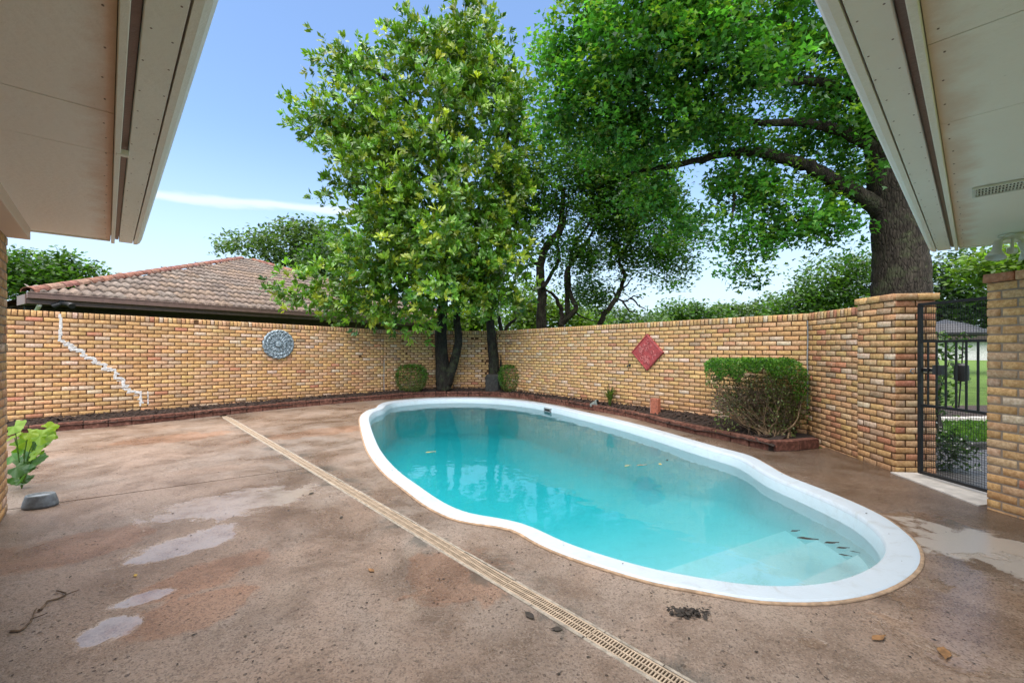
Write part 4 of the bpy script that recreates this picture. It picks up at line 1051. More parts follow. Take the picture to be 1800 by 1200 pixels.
# spiky plant, pot, standing brick
def on_right(px, py=None, z=None):
    tr = (wl_right[1] - wl_right[0]) / L3; dx = (px - 900) / F
    A = np.array([[dx, -tr[0]], [1.0, -tr[1]]]); Y, s = np.linalg.solve(A, wl_right[0])
    return wl_right[0] + tr * s, s, CH + (HZ - py) / F * Y if py is not None else None, tr
c = P(1072, 714, 9.30)
sp_ = thing('spiky_plant', 'small strap leaved plant in the bed against the right wall', 'plant', tuple(c))
for q in range(38):
    a = random.uniform(0, 6.28); l = random.uniform(.28, .50); o_ = random.uniform(.15, .8); d = np.array((math.cos(a), math.sin(a), 0))
    pts_ = catmull([c, c + d * l * .25 * o_ + (0, 0, l * .6), c + d * l * .8 * o_ + (0, 0, l * (1.0 - .35 * o_))], 4); n_ = len(pts_); side = np.cross(d, (0, 0, 1)); w_ = np.interp(np.linspace(0, 1, n_), [0, .4, 1], [.018, .026, .002])
    vs = np.vstack([pts_ - side * w_[:, None], pts_ + (0, 0, -.003), pts_ + side * w_[:, None]]); fs = [(i, i + 1, n_ + i + 1, n_ + i) for i in range(n_ - 1)] + [(n_ + i, n_ + i + 1, 2 * n_ + i + 1, 2 * n_ + i) for i in range(n_ - 1)]
    o = link('leaf', mesh('leaf', vs, fs, smooth=True), M['leaf_one'], sp_); o.color = (*(np.array(random.choice([(.09, .15, .03), (.14, .19, .04), (.20, .20, .06), (.05, .09, .02)]))), 1)
mb = MB(); branch(mb, [c, c + (.01, 0, .25), c + (-.02, .02, .48)], .006, .005, 5, 4); mb.build('stalk', M['twig'], sp_)
mt = Matrix.Rotation(R(68), 4, (Vector((.5, .85, 0)))) 
cp_ = P(1046, 711, 9.60)
mb = MB(); mb.lathe([(.06, -.10), (.085, .04), (.10, .05), (.10, .085), (.082, .085), (.055, -.06), (.01, -.06)], tuple(cp_), 20, M=mt); tag(mb.build('flower_pot', M['pot'], smooth=False), 'small grey green flower pot tipped over beside the strap leaved plant', 'flower pot')
c = P(1152, 727, 8.28)
mb = MB(); mb.box((c[0], c[1], c[2] + .145), (.17, .10, .30), R(-52) , .006)
tb = mb.build('loose_brick', M['redbrick']); tag(tb, 'single red brick standing on end behind the edging, whitened on one face', 'brick')
wp_ = thing  # keep the name short
mb = MB(); mb.box((c[0] - .052, c[1] - .0665, c[2] + .15), (.006, .085, .27), R(-52 + 0), .002)
mb2 = MB(); ca_, sa_ = math.cos(R(-52)), math.sin(R(-52)); mb2.box((c[0] - .087 * ca_, c[1] - .087 * sa_, c[2] + .15), (.006, .085, .26), R(-52), .002); mb2.build('lime_patch', M['mortar_white'], tb)

# ------------------------------------------------------------------ things on the walls
# round blue-grey medallion
s_, z_ = on_left(489, 605); pc_ = wl_left[0] + tl * s_
ang = math.atan2(tl[1], tl[0])
md = thing('wall_medallion', 'round blue grey scalloped metal medallion hanging on the left wall', 'wall ornament', (*pc_, z_))
def on_plane(x, y, z): return (pc_[0] + tl[0] * x + nl[0] * y, pc_[1] + tl[1] * x + nl[1] * y, z_ + z)
RR = .335; n = 96; ring = []
prof = [(1.0, .010), (1.0, .035), (.93, .055), (.80, .040), (.72, .062), (.55, .045), (.42, .066), (.25, .050), (.12, .075), (.02, .085)]
vs = []; fs = []
for (r, y) in prof:
    for k in range(n):
        a = 2 * math.pi * k / n; rr_ = RR * r * (1 + (.035 * abs(math.sin(a * 9)) - .015) * min(1, r * 1.2)); yy = y + .010 * math.sin(a * 18 + r * 9) * (r > .2)
        vs.append(on_plane(rr_ * math.cos(a), yy, rr_ * math.sin(a)))
for i in range(len(prof) - 1):
    for k in range(n): k2 = (k + 1) % n; fs.append((i * n + k, i * n + k2, (i + 1) * n + k2, (i + 1) * n + k))
fs.append(tuple((len(prof) - 1) * n + k for k in range(n)))
link('disc', mesh('disc', vs, fs), M['medallion'], md)
for k in range(18):
    a = 2 * math.pi * (k + .5) / 18; mb = MB()
    pth = [on_plane(RR * r * math.cos(a + tw_), .062, RR * r * math.sin(a + tw_)) for r, tw_ in ((.30, 0), (.5, .12), (.7, .05), (.9, -.03))]; mb.tube(catmull(pth, 3), .009, 5); mb.build('petal', M['medallion'], md)
mb = MB(); mb.lathe([(.075, 0), (.06, .02), (.02, .03)], n=16, M=Matrix.Translation(Vector(on_plane(0, .07, 0))) @ Matrix(((tl[0], 0, nl[0], 0), (tl[1], 0, nl[1], 0), (0, 1, 0, 0), (0, 0, 0, 1)))); mb.build('boss', M['medallion'], md)
# red diamond plaque
pr, s_, z_, tr = on_right(1139, 619); nr_ = np.array((tr[1], -tr[0])); hw = .37
dm = thing('diamond_plaque', 'dark red square relief plaque hung as a diamond on the right wall', 'wall ornament', (*pr, z_))
def onr(x, y, z): return (pr[0] + tr[0] * x + nr_[0] * y, pr[1] + tr[1] * x + nr_[1] * y, z_ + z)
vs = []; fs = []
for (h_, y) in ((1.0, .0), (1.0, .045), (.93, .055), (.90, .040)):
    vs += [onr(-hw * h_, y, 0), onr(0, y, -hw * h_), onr(hw * h_, y, 0), onr(0, y, hw * h_)]
for i in range(3):
    for k in range(4): fs.append((i * 4 + k, i * 4 + (k + 1) % 4, (i + 1) * 4 + (k + 1) % 4, (i + 1) * 4 + k))
fs.append((12, 13, 14, 15)); link('panel', mesh('panel', vs, fs), M['red'], dm)
for k in range(34):
    u_, v_ = random.uniform(-1, 1), random.uniform(-1, 1)
    x0, z0 = (u_ - v_) * .5 * hw * .80, (u_ + v_) * .5 * hw * .80; a = random.uniform(0, 6.28); cv = random.choice((-1, 1)) * random.uniform(1.5, 4); l = random.uniform(.05, .11); pts_ = []; x, zz = x0, z0
    for q in range(8):
        pts_.append(onr(x, .043, zz)); a += cv * .28; x += l / 4 * math.cos(a); zz += l / 4 * math.sin(a)
        if abs(x) + abs(zz) > hw * .86: break
    if len(pts_) > 3: mb = MB(); mb.tube(pts_, .0075, 5); mb.build('scroll', M['red_light'], dm)
# small hook on the right wall
ph, s_, z2, _ = on_right(1107, 642); mb = MB(); q0 = np.array((*ph, z2)); n3 = np.array((*nr_, 0))
mb.tube([q0, q0 + n3 * .03, q0 + n3 * .07, q0 + n3 * .085 + (0, 0, -.03)], .014, 7); mb.lathe([(.03, 0), (.025, .012)], n=12, M=Matrix.Translation(Vector(q0)) @ Matrix(((tr[0], 0, nr_[0], 0), (tr[1], 0, nr_[1], 0), (0, 1, 0, 0), (0, 0, 0, 1))))
tag(mb.build('wall_tap', M['rubber']), 'small dark tap sticking out of the wall left of the red plaque', 'tap')

# ------------------------------------------------------------------ the house: eaves, walls, fittings
ZS = 2.42
def eave(parent, corner, along, inward, seams, mat, length=7.5, depth=2.6):
    """corner = outer corner of the overhang at soffit level; along = along the edge, away from that corner; inward = towards the house"""
    al, inn, co_ = np.array(along), np.array(inward), np.array(corner); ang = math.atan2(al[1], al[0])
    def bx(name, a0, a1, i0, i1, z0, z1, m, bev=0.0):
        c = co_ + al * (a0 + a1) / 2 + inn * (i0 + i1) / 2; mb = MB()
        mb.box((c[0], c[1], (z0 + z1) / 2), (a1 - a0, abs(i1 - i0), z1 - z0), ang, bev); return mb.build(name, m, parent)
    # gutter: rounded trough outside the fascia
    mb = MB(); n_ = 9
    prof = [(.0, .17), (-.012, .12), (-.010, .05), (.008, .012), (.030, -.004), (.054, -.004), (.056, .17)]
    vs = []; fs = []
    for a in (-.01, length):
        for i_, z in prof: p = co_ + al * a + inn * i_; vs.append((p[0], p[1], ZS + z))
    m_ = len(prof)
    for k in range(m_): fs.append((k, (k + 1) % m_, m_ + (k + 1) % m_, m_ + k))
    fs += [tuple(range(m_)), tuple(range(2 * m_ - 1, m_ - 1, -1))]
    mb.add(vs, fs); mb.build('gutter', M['trim'], parent)
    bx('edge_board', 0, length, .060, .160, ZS, ZS + .05, M['trim'], .003)
    bx('track', .0, length, .163, .187, ZS + .022, ZS + .05, M['gutter'])
    bx('batten', -.002, length, .190, .216, ZS - .022, ZS + .05, M['trim'], .003)
    nb_ = MB()
    for k in range(60):
        for i_ in (.075, .145, .25, .80):
            p = co_ + al * (.12 + k * .22 + random.uniform(-.03, .03)) + inn * (i_ + random.uniform(-.008, .008))
            nb_.lathe([(.0035, ZS - .0012 + (.004 if i_ > .2 else 0)), (.0035, ZS + .002 + (.004 if i_ > .2 else 0))], (p[0], p[1], 0), 6)
    nb_.build('nail_heads', M['gutter'], parent, kind='stuff')
    e = [0.0] + list(seams) + [length]
    for a, b in zip(e[:-1], e[1:]): bx('soffit_panel', a + (.003 if a else .03), b - .003, .219, depth, ZS + .004 + random.uniform(0, .002), ZS + .03, mat)
    bx('end_board', -.012, .026, .222, depth, ZS - .004, ZS + .16, M['trim'])
    bx('roof_deck', .0, length, .06, depth + .4, ZS + .055, ZS + .16, M['roof_top'])
hl = thing('roof_eave', 'tan roof overhang with panel seams at the upper left of the patio', 'eave', (-3.6, 4.3, ZS))
cL = P(247, 430, F * (ZS - CH) / (HZ - 430))[:2]; cR = P(1634, 443, F * (ZS - CH) / (HZ - 443))[:2]
def seam_at(corner, along, px, py):
    Y = F * (ZS - CH) / (HZ - py); q = np.array(((px - 900) / F * Y, Y)); return float((q - corner) @ np.array(along))
sl = sorted([seam_at(cL, (-UX, -UY), 217, 276), seam_at(cL, (-UX, -UY), 233, 211)]); sl += [sl[-1] + 1.22, sl[-1] + 2.44]
eave(hl, cL, (-UX, -UY), (-VX, -VY), sl, M['soffit_tan'])
hr = thing('roof_eave', 'pale grey roof overhang with panel seams at the upper right beside the large tree', 'eave', (4.5, 4.6, ZS))
sr = sorted([seam_at(cR, (-VX, -VY), 1673, 216), seam_at(cR, (-VX, -VY), 1672, 67)]); sr += [sr[-1] + 1.22]
eave(hr, cR, (-VX, -VY), (-UX, -UY), sr, M['soffit_white'])
# small bracket block in the left soffit gap
q = P(222, 265, F * (ZS - CH) / (HZ - 265)); mb = MB(); mb.box((q[0] - .02, q[1], ZS - .012), (.035, .05, .03), dang, .003); mb.build('bracket', M['trim'], hl)
# frieze beam over the left house wall, and the wall itself
hwA = np.array((-4.27, 3.66)); hwd = np.array((-UX, -UY))
hw_ = thing('house_wall', 'brick house wall seen edge on at the left edge of the patio', 'house', (*hwA, 0))
brickwork(hw_, np.array([hwA + hwd * 4.6, hwA]), 2.40, 32, rowlock=False, mort='mortar_grey', phase=.06, core=.25)
mb = MB(); c = hwA + hwd * 2.3 + np.array((VX, VY)) * .05; mb.box((c[0], c[1], 2.385), (4.6, .16, .115), math.atan2(hwd[1], hwd[0]), .004); mb.build('frieze_board', M['soffit_white'], hw_)
hr_w = thing('house_wall', 'plain house wall out beyond the right eave', 'house', (5.2, 2.2, 0))
D.objects.remove(hr_w)
# vent grille in the right soffit
q = P(1782, 326, F * (ZS - CH) / (HZ - 326)); vt = thing('soffit_vent', 'white slotted vent grille set in the right soffit', 'vent', (q[0], q[1], ZS))
ua, va_ = np.array((-UX, -UY)), np.array((VX, VY))
def vbox(mb, a, b, la, lb, z, h): c = q[:2] + ua * a + va_ * b; mb.box((c[0], c[1], z), (la, lb, h), math.atan2(ua[1], ua[0]))
mb = MB(); vbox(mb, 0, .106, .36, .020, ZS - .004, .012); vbox(mb, 0, -.106, .36, .020, ZS - .004, .012); vbox(mb, .172, 0, .016, .192, ZS - .004, .012); vbox(mb, -.172, 0, .016, .192, ZS - .004, .012); mb.build('frame', M['white_metal'], vt)
mb = MB(); vbox(mb, 0, 0, .32, .190, ZS + .001, .003); mb.build('backing', M['dark'], vt)
for k in range(22): mb = MB(); vbox(mb, -.155 + k * .0148, 0, .0075, .190, ZS - .004, .006); mb.build('slat', M['white_metal'], vt)
mb = MB(); vbox(mb, 0, .034, .32, .008, ZS - .0055, .006); vbox(mb, 0, -.034, .32, .008, ZS - .0055, .006); mb.build('cross_bar', M['white_metal'], vt)
# twin floodlight
q = P(1778, 412, 3.93); fl = thing('floodlight', 'weathered white twin floodlight with sensor hanging under the right soffit', 'light', (q[0], q[1], ZS))
mb = MB(); mb.lathe([(.085, ZS + .002), (.085, ZS - .012), (.06, ZS - .03), (.02, ZS - .034)], (q[0], q[1], 0), 20); mb.build('base_plate', M['white_metal'], fl)
for (dx, px2) in ((-.10, 1753), (.12, 1815)):
    c = np.array((q[0] + dx, q[1] + .02, ZS - .065)); mb = MB(); ax = unit(np.array((-.30 if dx < 0 else .35, -.12, -1.0)))
    b_ = unit(np.cross(ax, (0, 1, 0))); c_ = np.cross(ax, b_)
    Mx = Matrix(((b_[0], c_[0], ax[0], c[0]), (b_[1], c_[1], ax[1], c[1]), (b_[2], c_[2], ax[2], c[2]), (0, 0, 0, 1)))
    mb.lathe([(.020, -.02), (.030, 0), (.032, .075), (.034, .082), (.060, .125), (.070, .15), (.066, .15), (.028, .085), (.01, .08)], n=20, M=Mx); lh = mb.build('lamp_head', M['white_metal'], fl, True)
    mb = MB(); mb.tube([(q[0] + dx * .4, q[1], ZS - .02), (q[0] + dx * .8, q[1], ZS - .045), tuple(c)], .014, 8); mb.build('arm', M['white_metal'], fl)
mb = MB(); mb.tube([(q[0] + .01, q[1], ZS - .02), (q[0] + .005, q[1], ZS - .12)], .012, 8); mb.build('stem', M['white_metal'], fl)
mb = MB(); mb.box((q[0] + .005, q[1], ZS - .145), (.085, .05, .05), .3, .01); mb.build('sensor', M['white_metal'], fl)

# ------------------------------------------------------------------ gate
ga = np.array((4.44, 4.70)); gd = np.array((.083, -1.0)); gd /= np.linalg.norm(gd); gang = math.atan2(gd[1], gd[0]); GLn = 1.04
gt = thing('metal_gate', 'black metal gate with bars and wire mesh between brick pillars', 'gate', (*(ga + gd * .5), 0))
def gbox(name, s, z, ls, lz, dpt=.03, off=0.0, mat='metal_black', par=None, bev=.002):
    c = ga + gd * s + np.array((gd[1], -gd[0])) * off; mb = MB(); mb.box((c[0], c[1], z), (ls, dpt, lz), gang, bev); return mb.build(name, M[mat], par or gt)
GZ0, GZ1 = .045, 1.862
fr_ = MB()
for s, z, ls, lz in ((0, (GZ0 + GZ1) / 2, .038, GZ1 - GZ0), (GLn, (GZ0 + GZ1) / 2, .038, GZ1 - GZ0), (GLn / 2, GZ1, GLn + .03, .03), (GLn / 2, GZ0, GLn + .03, .03)):
    c = ga + gd * s; fr_.box((c[0], c[1], z), (ls, .035, lz), gang, .002)
fr_.build('gate_frame', M['metal_black'], gt)
gbox('rail', GLn / 2, 1.462, GLn, .026, .028); gbox('rail', GLn / 2, .775, GLn, .026, .028)
for Yb_ in (4.62, 4.535, 4.445, 4.35, 4.26, 4.16, 4.07, 3.98, 3.89, 3.80): gbox('bar', (4.70 - Yb_) / -gd[1], 1.118, .016, .665, .016)
def wire(z0, z1, name):
    mb = MB(); s = .02; stp = .023
    while s < GLn - .01:
        c = ga + gd * s; mb.box((c[0], c[1], (z0 + z1) / 2), (  .0024, .0024, z1 - z0), gang); s += stp
    z = z0 + .01
    while z < z1:
        c = ga + gd * GLn / 2; mb.box((c[0], c[1], z), (GLn - .02, .0026, .0024), gang); z += stp
    return mb.build(name, M['metal_black'], gt)
wire(1.475, 1.848, 'wire_mesh'); wire(.06, .762, 'wire_mesh')
lt = gbox('latch', .05, 1.155, .16, .035, .05, -.03); gbox('latch_box', .165, 1.16, .09, .10, .04, -.02, 'rubber')
mb = MB(); c = ga + gd * -.03; mb.tube([(c[0] - .03, c[1], 1.16), (c[0] - .05, c[1] + .02, 1.16), (c[0] - .05, c[1] + .03, 1.13), (c[0] - .02, c[1] + .03, 1.11)], .007, 6); mb.build('latch_ring', M['grey_plastic'], gt)
# threshold slab
mb = MB(); mb.prism([(4.22, 4.82), (4.10, 3.80), (4.52, 3.9), (4.60, 4.78)], -.05, .012); structure(mb.build('threshold', M['concrete']))
# tool hanging beyond the gate bars
c = P(1690, 655, 5.0); hb = thing('hanging_feeder', 'black cylinder on a thin rod seen between the gate bars', 'feeder', tuple(c))
mb = MB(); mb.lathe([(.03, -.10), (.062, -.085), (.066, 0), (.062, .085), (.03, .11)], tuple(c), 16); mb.build('body', M['rubber'], hb)
mb = MB(); mb.tube([c + (.02, 0, .37), c + (.0, 0, 0), c + (-.03, 0, -.40)], .007, 6); mb.build('rod', M['rubber'], hb)
# beyond the gate
def strip(name, quad, z0, z1, mat): mb = MB(); mb.prism(quad, z0, z1); return structure(mb.build(name, M[mat]))
strip('path', [(4.50, 4.75), (4.6, 3.4), (9.5, 3.6), (9.5, 6.0), (5.2, 5.9), (4.75, 5.45)], -.05, -.002, 'paver')
strip('kerb_stone', [(5.2, 6.02), (9.5, 6.12), (9.5, 6.25), (5.2, 6.15)], -.05, .05, 'stone')
strip('kerb', [(5.6, 8.05), (16, 8.6), (16, 8.75), (5.6, 8.2)], -.05, .06, 'concrete')
strip('flower_bed', [(5.6, 8.2), (16, 8.75), (16, 10.6), (5.6, 9.8)], -.05, .03, 'soil')
# grass blades near the gate
N = 9000; gp = np.c_[rng.uniform(5.3, 9.3, N), rng.uniform(6.2, 8.1, N), np.full(N, -.035)]
V, FA, k = leaves_arrays(gp, rng.normal(0, .35, (N, 3)) + (0, 0, 1), rng.normal(size=(N, 3)), rng.uniform(.05, .11, N), 'small')
gc = np.array(((.07, .16, .02), (.11, .22, .03), (.05, .11, .018)))[rng.integers(0, 3, N)]
link('grass', mesh('grass', V, FA, np.repeat(gc, k, 0)), M['leaf'], kind='stuff')
# sapling and white flowers just behind the gate
c = np.array((5.85, 5.98, 0)); sg = thing('sapling', 'thin leafy sapling behind the left bars of the gate', 'plant', tuple(c))
mb = MB(); branch(mb, [c, c + (.03, 0, .6), c + (-.02, .05, 1.1), c + (.06, .02, 1.6)], .018, .008, 6, 4); branch(mb, [c + (.02, 0, .6), c + (.2, .1, .9), c + (.3, .1, 1.2)], .01, .005, 5, 4); mb.build('trunk', M['bark_dark'], sg)
crown('crown', sg, [(c + (.05, 0, 1.25), np.array((.28, .3, .40))), (c + (.2, .1, .9), np.array((.22, .22, .3))), (c + (-.02, 0, .7), np.array((.2, .2, .3)))], 90, 6, .085, 'small', M['leaf'], MIDG, .06)
c = np.array((5.02, 4.95, 0)); wf = thing('flowering_plant', 'white flowering plant behind the wire mesh at the foot of the gate', 'plant', tuple(c))
crown('foliage', wf, [(c + (0, 0, .2), np.array((.17, .17, .22)))], 90, 7, .055, 'small', M['leaf'], DARK, .05, stuff=True)
mb = MB()
for k in range(60):
    p = c + rng.normal(0, 1, 3) * (.10, .10, .12) + (0, -.03, .24); mb.lathe([(.002, -.006), (.011, .0), (.002, .006)], tuple(p), 6)
mb.build('flowers', M['petal'], wf, kind='stuff')
# pale building and dark parasol far beyond the lawn
bd = thing('distant_building', 'low white walled building with dark roof far across the lawn', 'building', (52, 50, 0))
c = (54, 50, 1.0); mb = MB(); mb.box((54, 50, 1.05), (26, 8, 2.25), -.6); mb.build('wall', M['white_wall'], bd)
mb = MB(); mb.box((54, 50, 2.45), (28, 10, .5), -.6); mb.build('roof', M['fascia_dark'], bd)
c = P(1662, 600, 12.0); pu = thing('parasol', 'dark open parasol standing on the lawn past the gate', 'parasol', (c[0], c[1], 0))
mb = MB(); mb.lathe([(.03, 2.16), (.45, 2.03), (.95, 1.78), (.94, 1.72), (.44, 1.97), (.02, 2.08)], (c[0], c[1], 0), 16); mb.build('canopy', M['rubber'], pu)
mb = MB(); mb.tube([(c[0], c[1], -.03), (c[0], c[1], 2.1)], .022, 8); mb.build('pole', M['metal_black'], pu)

# ------------------------------------------------------------------ neighbour's tiled house
ZE = 2.48
hs = thing('tiled_house', 'neighbouring house with hipped clay tile roof and brown gutter behind the left wall', 'house', (-9.2, 12.0, 0))
Ye = F * (ZE + .06 - CH) / (HZ - 513); e0 = np.array(((52 - 900) / F * Ye, Ye)); 
Yf = F * (ZE + .06 - CH) / (HZ - 545.5); e1 = np.array(((500 - 900) / F * Yf, Yf)); ed_ = (e1 - e0) / np.linalg.norm(e1 - e0); en = np.array((-ed_[1], ed_[0]))
# apex: on the 45 degree hip, in the pixel column 430
hip = (ed_ + en) / math.sqrt(2); dx = (430 - 900) / F
A_ = np.array([[dx, -hip[0]], [1, -hip[1]]]); Ya, sa_ = np.linalg.solve(A_, e0); apex = np.array(((430 - 900) / F * Ya, Ya, CH + (HZ - 456) / F * Ya))
run = sa_ / math.sqrt(2); ELen = 2 * run; rise = apex[2] - ZE; e2 = e0 + ed_ * ELen
up = np.array((en[0] * run, en[1] * run, rise)); SLn = np.linalg.norm(up); up /= SLn
E0 = np.array((*e0, ZE)); dir3 = np.array((*ed_, 0)); nrm3 = np.cross(dir3, up)
if nrm3[2] < 0: nrm3 = -nrm3
E2 = np.array((*e2, ZE)); back = E0 + np.array((*en, 0)) * ELen
link('roof', mesh('roof', [E0, E2, apex, (e0 + en * ELen).tolist() + [ZE], (e2 + en * ELen).tolist() + [ZE]], [(0, 1, 2), (1, 4, 2), (4, 3, 2), (3, 0, 2)]), M['fascia_dark'], hs)
TW, NR = .385, 16; ex = SLn / NR
def tile_verts(tw, tlen):
    n_ = 12; xs = np.linspace(-tw / 2, tw / 2, n_ + 1); zz = .048 * (np.abs(np.cos(np.pi * (xs / tw * 2))) * 1.25 - .4) + .016
    lo = np.c_[xs, np.full(n_ + 1, -.02), zz + .052]; hi = np.c_[xs, np.full(n_ + 1, tlen), zz - .004]; lp = np.c_[xs, np.full(n_ + 1, -.02), zz + .004]
    v = np.vstack([lo, hi, lp]); m_ = n_ + 1
    f = [(i, i + 1, m_ + i + 1, m_ + i) for i in range(n_)] + [(2 * m_ + i, 2 * m_ + i + 1, i + 1, i) for i in range(n_)]
    return v, np.array(f)
tv, tf = tile_verts(TW, ex + .05); tme = mesh('tile', tv, tf, smooth=False); tme.materials.append(M['tile'])
RM = Matrix((dir3, up, nrm3)).transposed(); Reul = RM.to_euler(); R3 = np.array(RM)
TC = np.array(((.235, .185, .148), (.255, .195, .155), (.205, .165, .138), (.26, .195, .145), (.225, .188, .158)))
spots = []
for r in range(NR):
    y = r * ex; a0, a1 = y / SLn * run, ELen - y / SLn * run; m = int(ELen / TW) + 1
    for k in range(m):
        x = (k + .5) * TW
        if a0 + .11 < x < a1 - .11:
            p = E0 + dir3 * x + up * y + nrm3 * .02; spots.append((view_size(p), p))
spots.sort(key=lambda t: -t[0]); TV = []; TCc = []
for i, (vsz, p) in enumerate(spots):
    c = TC[rng.integers(0, 5)] * rng.normal(1, .08)
    if i < 300 and vsz > 0:
        o = link('tile', tme, None, hs, p); o.rotation_euler = Reul; o.color = (*c, 1)
    else: TV.append(p + tv @ R3.T); TCc.append(np.tile(c, (len(tv), 1)))
if TV: link('tile_mass', mesh('tile_mass', np.vstack(TV), (np.arange(len(TV))[:, None, None] * len(tv) + tf[None]).reshape(-1, 4), np.vstack(TCc)), M['tile_mass'], hs, kind='stuff')
# hip caps
def cap_mesh(L=.46, r=.14):
    n_ = 7; vs = []; fs = []
    for (y, rr_) in ((-.02, r), (L, r * .86)):
        for q in (1.0, .86):
            for k in range(n_): a = math.pi * k / (n_ - 1); vs.append((rr_ * q * math.cos(a), y, rr_ * q * math.sin(a) * .8))
    for k in range(n_ - 1): fs += [(k, k + 1, 2 * n_ + k + 1, 2 * n_ + k), (k, n_ + k, n_ + k + 1, k + 1)]
    fs = [f[::-1] for f in fs]
    return mesh('ridge_cap', vs, fs)
cme = cap_mesh(); cme.materials.append(M['ridge'])
RC = np.array(((.26, .115, .078), (.29, .14, .09), (.24, .105, .08), (.27, .165, .115)))
def caps(a, b, zoff=.06, parent=hs, stepc=.42):
    a, b = np.array(a, float), np.array(b, float); L = np.linalg.norm(b - a); d = (b - a) / L; sx_ = np.cross(d, (0, 0, 1)); sx_ /= np.linalg.norm(sx_); uz = np.cross(sx_, d)
    mrot = Matrix((sx_, d, uz)).transposed().to_euler()
    for k in range(int(L / stepc)):
        p = a + d * (k * stepc) + uz * zoff; o = link('ridge_cap', cme, None, parent, p); o.rotation_euler = mrot; o.color = (*(RC[rng.integers(0, 4)] * rng.normal(1, .1)), 1)
caps(E0, apex); caps(E2, apex)
# gutter, fascia, soffit, wall
eang = math.atan2(ed_[1], ed_[0])
def ebox(name, o0, o1, z0, z1, m, a0=-.05, a1=None, bev=.004):
    a1 = ELen if a1 is None else a1; c = e0 + ed_ * (a0 + a1) / 2 + en * (o0 + o1) / 2; mb = MB(); mb.box((c[0], c[1], (z0 + z1) / 2), (a1 - a0, abs(o1 - o0), z1 - z0), eang, bev); return mb.build(name, M[m], hs)
ebox('gutter', -.13, -.02, ZE - .075, ZE + .045, 'gutter'); ebox('gutter_bead', -.142, -.125, ZE + .030, ZE + .052, 'gutter')
ebox('fascia', -.015, .015, ZE - .18, ZE + .02, 'gutter'); ebox('soffit', .02, .70, ZE - .185, ZE - .165, 'fascia_dark')
ebox('wall', .70, 1.0, -.05, ZE - .19, 'fascia_dark', .7, ELen - .7)
mb = MB(); c = e0 + ed_ * -.06 + en * .35; mb.box((c[0], c[1], ZE - .09), (.02, .75, .2), eang); mb.build('gable_fascia', M['gutter'], hs)
mb = MB(); c0 = np.array((*(e0 + ed_ * .15 + en * .05), ZE - .08)); mb.tube([c0, c0 + (0, 0, -.12), c0 + np.array((*en * .25, -.22)), c0 + np.array((*en * .4, -.30))], .04, 8); mb.build('downpipe', M['trim'], hs)
# lower wing of the same roof, at the left
wA = P(-90, 562, 10.3); wB = P(60, 552, 10.9); wup = np.array((-.55, 1.2, .55)); wd_ = unit(wB - wA); wd_[2] = 0; wd_ = unit(wd_); wu = unit(wup - wd_ * (wup @ wd_)); wn_ = np.cross(wd_, wu); wn_ = wn_ if wn_[2] > 0 else -wn_
RMw = Matrix((wd_, wu, wn_)).transposed().to_euler(); top_l = 1.05
link('wing_roof', mesh('wing_roof', [wA, wA + wd_ * 2.4, wA + wd_ * 2.4 + wu * top_l, wA + wu * top_l, ], [(0, 1, 2, 3)]), M['fascia_dark'], hs)
for r in range(3):
    for k in range(6):
        p = wA + wd_ * (k + .5) * TW + wu * r * .42 + wn_ * .02; o = link('tile', tme, None, hs, p); o.rotation_euler = RMw; o.scale = (1, .8, 1); o.color = (*(TC[rng.integers(0, 5)] * 1.15), 1)
caps(wA + wu * top_l - wd_ * .2, wA + wu * top_l + wd_ * 2.05)
# security light at the eave
ebox('end_wall', .55, .68, -.05, ZE - .19, 'stone', .02, 1.6)
c = P(114, 537, Ye * 1.04); sl_ = thing('security_light', 'black twin security light under the tiled roof eave above the cracked wall', 'light', tuple(c))
mb = MB(); mb.box(tuple(c + (-.06, 0, .06)), (.10, .08, .09), eang, .012); mb.build('housing', M['rubber'], sl_)
for dxx in (-.10, .14): mb = MB(); mb.tube([c + (-.05, 0, .05), c + (dxx, -.04, .02), c + (dxx * 1.7, -.08, -.02)], [.035, .05, .06], 10); mb.build('lamp_head', M['rubber'], sl_)

# ------------------------------------------------------------------ foreground things
# lobed-leaf plant by the left column
c = np.array((*G(38, 858), 0)); fp = thing('leafy_plant', 'bright green lobed leaf plant growing beside the left house wall', 'plant', tuple(c))
def big_leaf():
    m_ = 30; vs = [(.05, 0, 0)]; fs = []
    for q in (.5, 1.0):
        for k in range(m_ + 1):
            a = -2.6 + 5.2 * k / m_; r = q * (.58 + .42 * math.cos(a * .5)) * (1 + (.13 * math.cos(a * 5) + .04 * math.cos(a * 17)) * q)
            vs.append((r * math.cos(a) + .15, r * math.sin(a) * .9, .07 * math.cos(a * 5) * q - .16 * r * r + .05 * r))
    fs = [(0, k, k + 1) for k in range(1, m_ + 1)] + [(k, m_ + 1 + k, m_ + 2 + k, k + 1) for k in range(1, m_ + 1)]
    return mesh('leaf', vs, fs, smooth=True)
blm = big_leaf(); blm.materials.append(M['leaf_one'])
YG = [(.21, .36, .018), (.26, .40, .022), (.15, .29, .016), (.05, .15, .018), (.04, .12, .018), (.07, .19, .02)]
sp_px = [(25, 748, .085, 0), (45, 775, .10, 1), (70, 765, .085, 0), (62, 790, .10, 0), (82, 752, .06, 1), (40, 800, .11, 3), (30, 785, .08, 2), (55, 812, .10, 4), (28, 820, .10, 4), (45, 835, .08, 3), (78, 778, .07, 2), (25, 765, .07, 1), (35, 845, .07, 4), (60, 775, .075, 4), (20, 800, .10, 5), (50, 760, .06, 1), (22, 838, .09, 3), (66, 800, .06, 2), (84, 765, .05, 0)]
